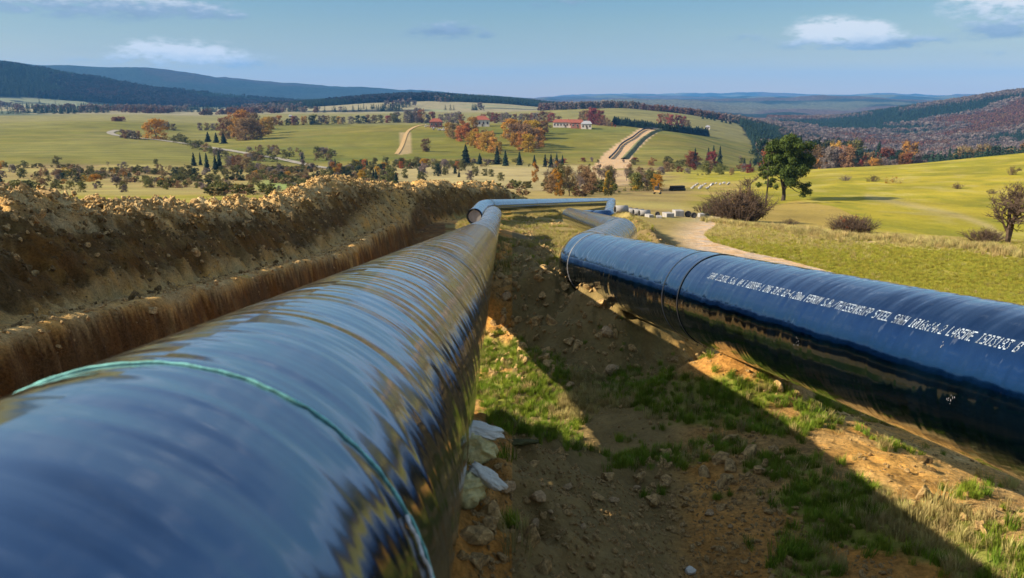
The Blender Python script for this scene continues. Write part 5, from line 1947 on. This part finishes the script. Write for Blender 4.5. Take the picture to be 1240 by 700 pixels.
p = near_pt(583, 556)
crumple('sandbag', p + Vector((-.06, 0, .06)), (.30, .22, .20), 3, M['bag'], 'upper yellowish filled bag wedged under the nearest pipe', 'sandbag', (0, .2, .3))
crumple('plastic_sheet', p + Vector((-.05, .05, .15)), (.34, .20, .09), 5, M['bag_white'], 'crumpled white plastic lying over the upper yellowish bag', 'plastic sheet', (0, .25, .1))
p = near_pt(571, 606)
crumple('sandbag', p + Vector((-.04, 0, .05)), (.22, .18, .17), 7, M['bag'], 'lower yellowish bag against the nearest pipe', 'sandbag', (.2, 0, .5))
crumple('plastic_sheet', p + Vector((.08, .04, .10)), (.20, .11, .06), 9, M['bag_white'], 'torn flap of whitish plastic pointing right from the lower bag', 'plastic sheet', (0, .5, -.3))
p = near_pt(627, 540)
crumple('plastic_sheet', p + Vector((0, 0, .03)), (.26, .08, .05), 11, M['turf_bank'], 'strip of yellow plastic lying on the edge of the shaded bank', 'plastic sheet', (0, 0, .1))

# ------------------------------------------------------------------ clods, gravel, grass
def clod_proto(px, py, w, lab, mesh, mat=None):
    return stone(px, py, w, lab, 6.0, mat, mesh, name='clod', cat='clod')


cp0 = clod_proto(728, 372, 17, 'angular clay clod on the shaded heap near the start of the right pipe', CLODS[0])
cp1 = clod_proto(700, 420, 15, 'rounded clay clod low on the shaded heap between the pipes', CLODS[1])
cp2 = clod_proto(765, 425, 14, 'clay clod at the foot of the right pipe support', CLODS[2])
protos = [cp0, cp1, cp2]


def strew(name, x, y, size, label, sink=.15, mat=None, lift=0.0):
    z = Z(x, y)
    grp = rng.integers(0, 3, len(x))
    s = size
    for i in range(3):
        m_ = grp == i
        sz = np.stack([s[m_] * rng.uniform(.7, 1.3, m_.sum()), s[m_] * rng.uniform(.7, 1.3, m_.sum()), s[m_] * rng.uniform(.6, 1.1, m_.sum())], 1)
        scatter_stuff(name, np.stack([x[m_], y[m_], z[m_] + s[m_] * (.25 - sink)], 1), sz, protos[i], label, 'clods', mat, tilt=1.2)


# on the spoil heap: along its length, thick near the crest
n = 26000
u = rng.uniform(8, 104, n) ** 1.0
ax_, ay_ = [], []
acc = 0
segs = []
for a, b in zip(HEAP[:-1], HEAP[1:]):
    L = math.dist(a, b); segs.append((acc, L, a, b)); acc += L
for uu, oo in zip(u, rng.normal(0, 1.5, n)):
    for (s0, L, a, b) in segs:
        if s0 <= uu < s0 + L:
            f = (uu - s0) / L; dx, dy = (b[0] - a[0]) / L, (b[1] - a[1]) / L
            oo = max(-3.4, min(4.0, oo))
            ax_.append(a[0] + (b[0] - a[0]) * f + dy * oo); ay_.append(a[1] + (b[1] - a[1]) * f - dx * oo)
            break
ax_, ay_ = np.array(ax_), np.array(ay_)
dh_, _u = dist_poly(ax_, ay_, HEAP)
top_ = dh_ + rng.normal(0, .4, len(dh_)) < 1.25
sz_ = rng.exponential(.05, len(ax_)) + .045
strew('earth_clods', ax_[top_], ay_[top_], sz_[top_], 'loose pale sandy clods on the crest of the long spoil heap')
strew('earth_clods', ax_[~top_], ay_[~top_], sz_[~top_] * .8, 'clods on the flanks of the long spoil heap, darkened for shade', mat=M['clod_dark'])  # the flank's shade is put into the clod colour
k_ = rng.random(len(ax_)) < .22  # pale clods stand in for lumps catching sun on the flank
strew('earth_clods', ax_[k_] + .1, ay_[k_] + .1, sz_[k_] * .8, 'clods scattered down the flanks of the long spoil heap, coloured pale as sunlit')
# bench and trench lip
x, y = rng.uniform(-9.0, -7.3, 2600), rng.uniform(4, 55, 2600)
strew('earth_clods', x, y, rng.exponential(.035, len(x)) + .03, 'crumbled earth along the edge of the trench')
# between the pipes
x, y = rng.uniform(-.3, 3.4, 11000), rng.uniform(3, 40, 11000) ** 1.0
keep = (fbm(x / 1.5, y / 1.5, 3, 301) + .5 * (y > 9) - .1 > .12)
x, y = x[keep], y[keep]
strew('earth_clods', x, y, rng.exponential(.036, len(x)) + .022, 'lumps of clay strewn between the two pipes')
x, y = rng.uniform(-3.0, 9.0, 9000), rng.uniform(15, 62, 9000)
keep = fbm(x / 2.5, y / 2.5, 3, 303) > .05
strew('earth_clods', x[keep], y[keep], rng.exponential(.05, keep.sum()) + .04, 'clods on the rough strip beyond the start of the right pipe')
x, y = rng.uniform(-.2, 2.2, 4200), rng.uniform(2.6, 5.8, 4200)
strew('gravel', x, y, rng.exponential(.012, len(x)) + .009, 'small stones and crumbs on the shaded bank in the foreground')
x, y = rng.uniform(.2, 5.5, 5200), rng.uniform(3, 10, 5200)
strew('gravel', x, y, rng.exponential(.009, len(x)) + .007, 'small crumbs of earth on the bare ground between the pipes')


def tuft_geo(seed, n, h, spread, w, lean=.5):
    rd = random.Random(seed)
    V, Fs = [], []
    for i in range(n):
        a = rd.uniform(0, 6.28); q = rd.random() ** .7 * spread
        bx, by = math.cos(a) * q, math.sin(a) * q
        a2 = a + rd.uniform(-1, 1); L = h * rd.uniform(.45, 1.1); ln = rd.uniform(.1, lean) * L
        wx, wy = -math.sin(a2) * w, math.cos(a2) * w
        tx, ty = math.cos(a2), math.sin(a2)
        b = len(V)
        V += [(bx - wx, by - wy, -.01), (bx + wx, by + wy, -.01),
              (bx + tx * ln * .35 + wx * .7, by + ty * ln * .35 + wy * .7, L * .6), (bx + tx * ln * .35 - wx * .7, by + ty * ln * .35 - wy * .7, L * .6),
              (bx + tx * ln, by + ty * ln, L * .93)]
        Fs += [(b, b + 1, b + 2, b + 3), (b + 3, b + 2, b + 4)]
    return V, Fs


def tuft(px, py, seed, mat, n, h, spread, label, w=.0035):
    x, y, z = hit(px, py, 2.0, 60)
    V, Fs = tuft_geo(seed, n, h, spread, w)
    o = mesh_obj('grass_tuft', V, Fs, M[mat]); o.location = (x, y, z)
    return tag(o, label, 'grass tuft')


tg = tuft(612, 556, 1, 'grass', 34, .12, .07, 'small green tuft at the foot of the bags')
tg2 = tuft(945, 676, 2, 'grass', 60, .17, .07, 'upright dark green tuft at the bottom edge left of the shaded grass')
ts = tuft(622, 668, 3, 'straw', 30, .16, .09, 'dry curled stalks on the bank near the bottom left of the ground')
ts2 = tuft(1135, 618, 4, 'straw', 40, .20, .08, 'pale dry tuft at the edge of the long shadow on the right')
tuft(735, 570, 5, 'grass', 26, .10, .05, 'single dark green tuft on the shaded bank in the middle')
tuft(1112, 640, 6, 'straw', 46, .22, .09, 'larger dry tuft beside the pale one in the shadow edge')


def grass_at(x, y, dens, protos_, size, name, label, cat='grass', mat=None):
    z = Z(x, y)
    for i, pr in enumerate(protos_):
        m_ = (rng.integers(0, len(protos_), len(x)) == i)
        if m_.sum():
            scatter_stuff(name, np.stack([x[m_], y[m_], z[m_]], 1), size[m_], pr, label, cat, mat, tilt=.12)


x, y = rng.uniform(-1.6, 9.5, 170000), rng.uniform(2.4, 34, 170000)
z, hm_, tr_ = Z(x, y, True)
px, py = to_px(x, y, z)
gm = blobs(px, py, GRASS_NEAR)
q = gm + .55 * fbm(x / .5, y / .5, 4, 103) + .25 * fbm(x / 3, y / 3, 4, 101)
keep = (q + rng.normal(0, .12, len(x)) > .40) & (tr_ < .2) & (hm_ < .2) & (rng.random(len(x)) < np.clip(14 / (y + 4), .3, 1))
x, y, q = x[keep], y[keep], q[keep]
dry = (rng.random(len(x)) < .14) | (fbm(x / .8, y / .8, 3, 311) > .32)
grass_at(x[~dry], y[~dry], 1, [tg, tg2], rng.uniform(.22, .62, (~dry).sum()), 'grass', 'short green turf growing in patches between the pipes')
grass_at(x[dry], y[dry], 1, [ts, ts2], rng.uniform(.25, .6, dry.sum()), 'dry_grass', 'dry yellow grass among the turf between the pipes')
x, y = rng.uniform(-4, 12, 26000), rng.uniform(15, 75, 26000)
z, hm_, tr_ = Z(x, y, True)
px, py = to_px(x, y, z)
keep = (fbm(x / 3, y / 3, 4, 101) + .6 * fbm(x / .5, y / .5, 4, 103) > .02) & (tr_ < .2) & (hm_ < .1) & (px > 540) & (px < 800) & ~in_poly(px, py, TRACK)
x, y = x[keep], y[keep]
grass_at(x, y, 1, [ts], rng.uniform(.6, 1.6, len(x)), 'dry_grass', 'dry grass on the rough strip between the far pipes')
k_ = rng.random(len(x)) < .4
grass_at(x[k_] + .2, y[k_], 1, [tg], rng.uniform(.8, 1.8, k_.sum()), 'grass', 'green grass on the rough strip between the far pipes', mat=M['meadow'])
# meadow behind the right pipe
a = np.radians(rng.uniform(2, 37, 60000)); r_ = np.exp(rng.uniform(math.log(9), math.log(75), 60000))
x, y = r_ * np.sin(a), r_ * np.cos(a)
xr = RC[0] + RV[0] * (y - RC[1]) / RV[1]
z = Z(x, y); px, py = to_px(x, y, z)
keep = (x > xr + 1.3) & ~in_poly(px, py, TRACK) & (px > 850) & (y < 90)
x, y, r_ = x[keep], y[keep], r_[keep]
dry = (fbm(x / 14, y / 14, 4, 107) + rng.normal(0, .2, len(x)) > .12)
sz = np.clip(r_ / 22, .6, 2.2)
grass_at(x[~dry], y[~dry], 1, [tg], sz[~dry] * rng.uniform(.4, .75, (~dry).sum()), 'meadow_grass', 'short sunlit green grass of the meadow behind the right pipe', mat=M['meadow'])
grass_at(x[dry], y[dry], 1, [ts], sz[dry] * rng.uniform(.4, .7, dry.sum()), 'meadow_grass', 'yellowing grass of the meadow behind the right pipe')
# dry reeds along the hollow
P = [hit(px, py, 40, 200) for px, py in STRAW_LINE]
xs_, ys_ = [], []
for a, b in zip(P[:-1], P[1:]):
    m_ = int(math.dist(a[:2], b[:2]) * 22)
    f = rng.random(m_)
    xs_ += list(a[0] + (b[0] - a[0]) * f + rng.normal(0, .7, m_)); ys_ += list(a[1] + (b[1] - a[1]) * f + rng.normal(0, .9, m_))
x, y = np.array(xs_), np.array(ys_)
grass_at(x, y, 1, [ts, ts2], rng.uniform(1.6, 3.2, len(x)), 'dry_reeds', 'pale dry reeds along the hollow across the right meadow')

# low undergrowth on the rough valley floor
x, y = polar_pts(5500, (-36, 14), (125, 420))
px, py = to_px(x, y, Z(x, y))
keep = (px < 745) & ~((px > 470) & (py > 202) & (py < 224)) & (fbm(x / 22, y / 30, 4, 121) > .03)
x, y = x[keep], y[keep]
half = rng.random(len(x)) < .6
for m_, pr, w in ((half, low_gr, 'olive'), (~half, low_rd, 'light brown')):
    hh = rng.uniform(.7, 2.2, m_.sum())
    scatter_stuff('undergrowth', np.stack([x[m_], y[m_], Z(x[m_], y[m_]) - .15], 1), np.stack([hh * 1.7, hh * 1.7, hh], 1), pr,
                  'low %s undergrowth on the rough ground beyond the spoil heap' % w, 'undergrowth', mat=M['brown'] if w == 'light brown' else M['olive'])

# ------------------------------------------------------------------ air
hv = bpy.data.materials.new('haze'); hv.use_nodes = True
g = NT(hv.node_tree)
o_ = g.n('ShaderNodeOutputMaterial')
pv = g.n('ShaderNodeVolumePrincipled')
pv.inputs['Color'].default_value = (0.14, 0.46, 1.0, 1)
pv.inputs['Density'].default_value = HAZE if 'HAZE' in globals() else 0.65e-4
pv.inputs['Anisotropy'].default_value = 0.0
g.link(pv.outputs[0], o_.inputs['Volume'])
V, Fs = box_geo(0, 0, -500, 33000, 33000, 2200)
hz = mesh_obj('haze', V, Fs, hv)
tag(hz, kind='stuff')
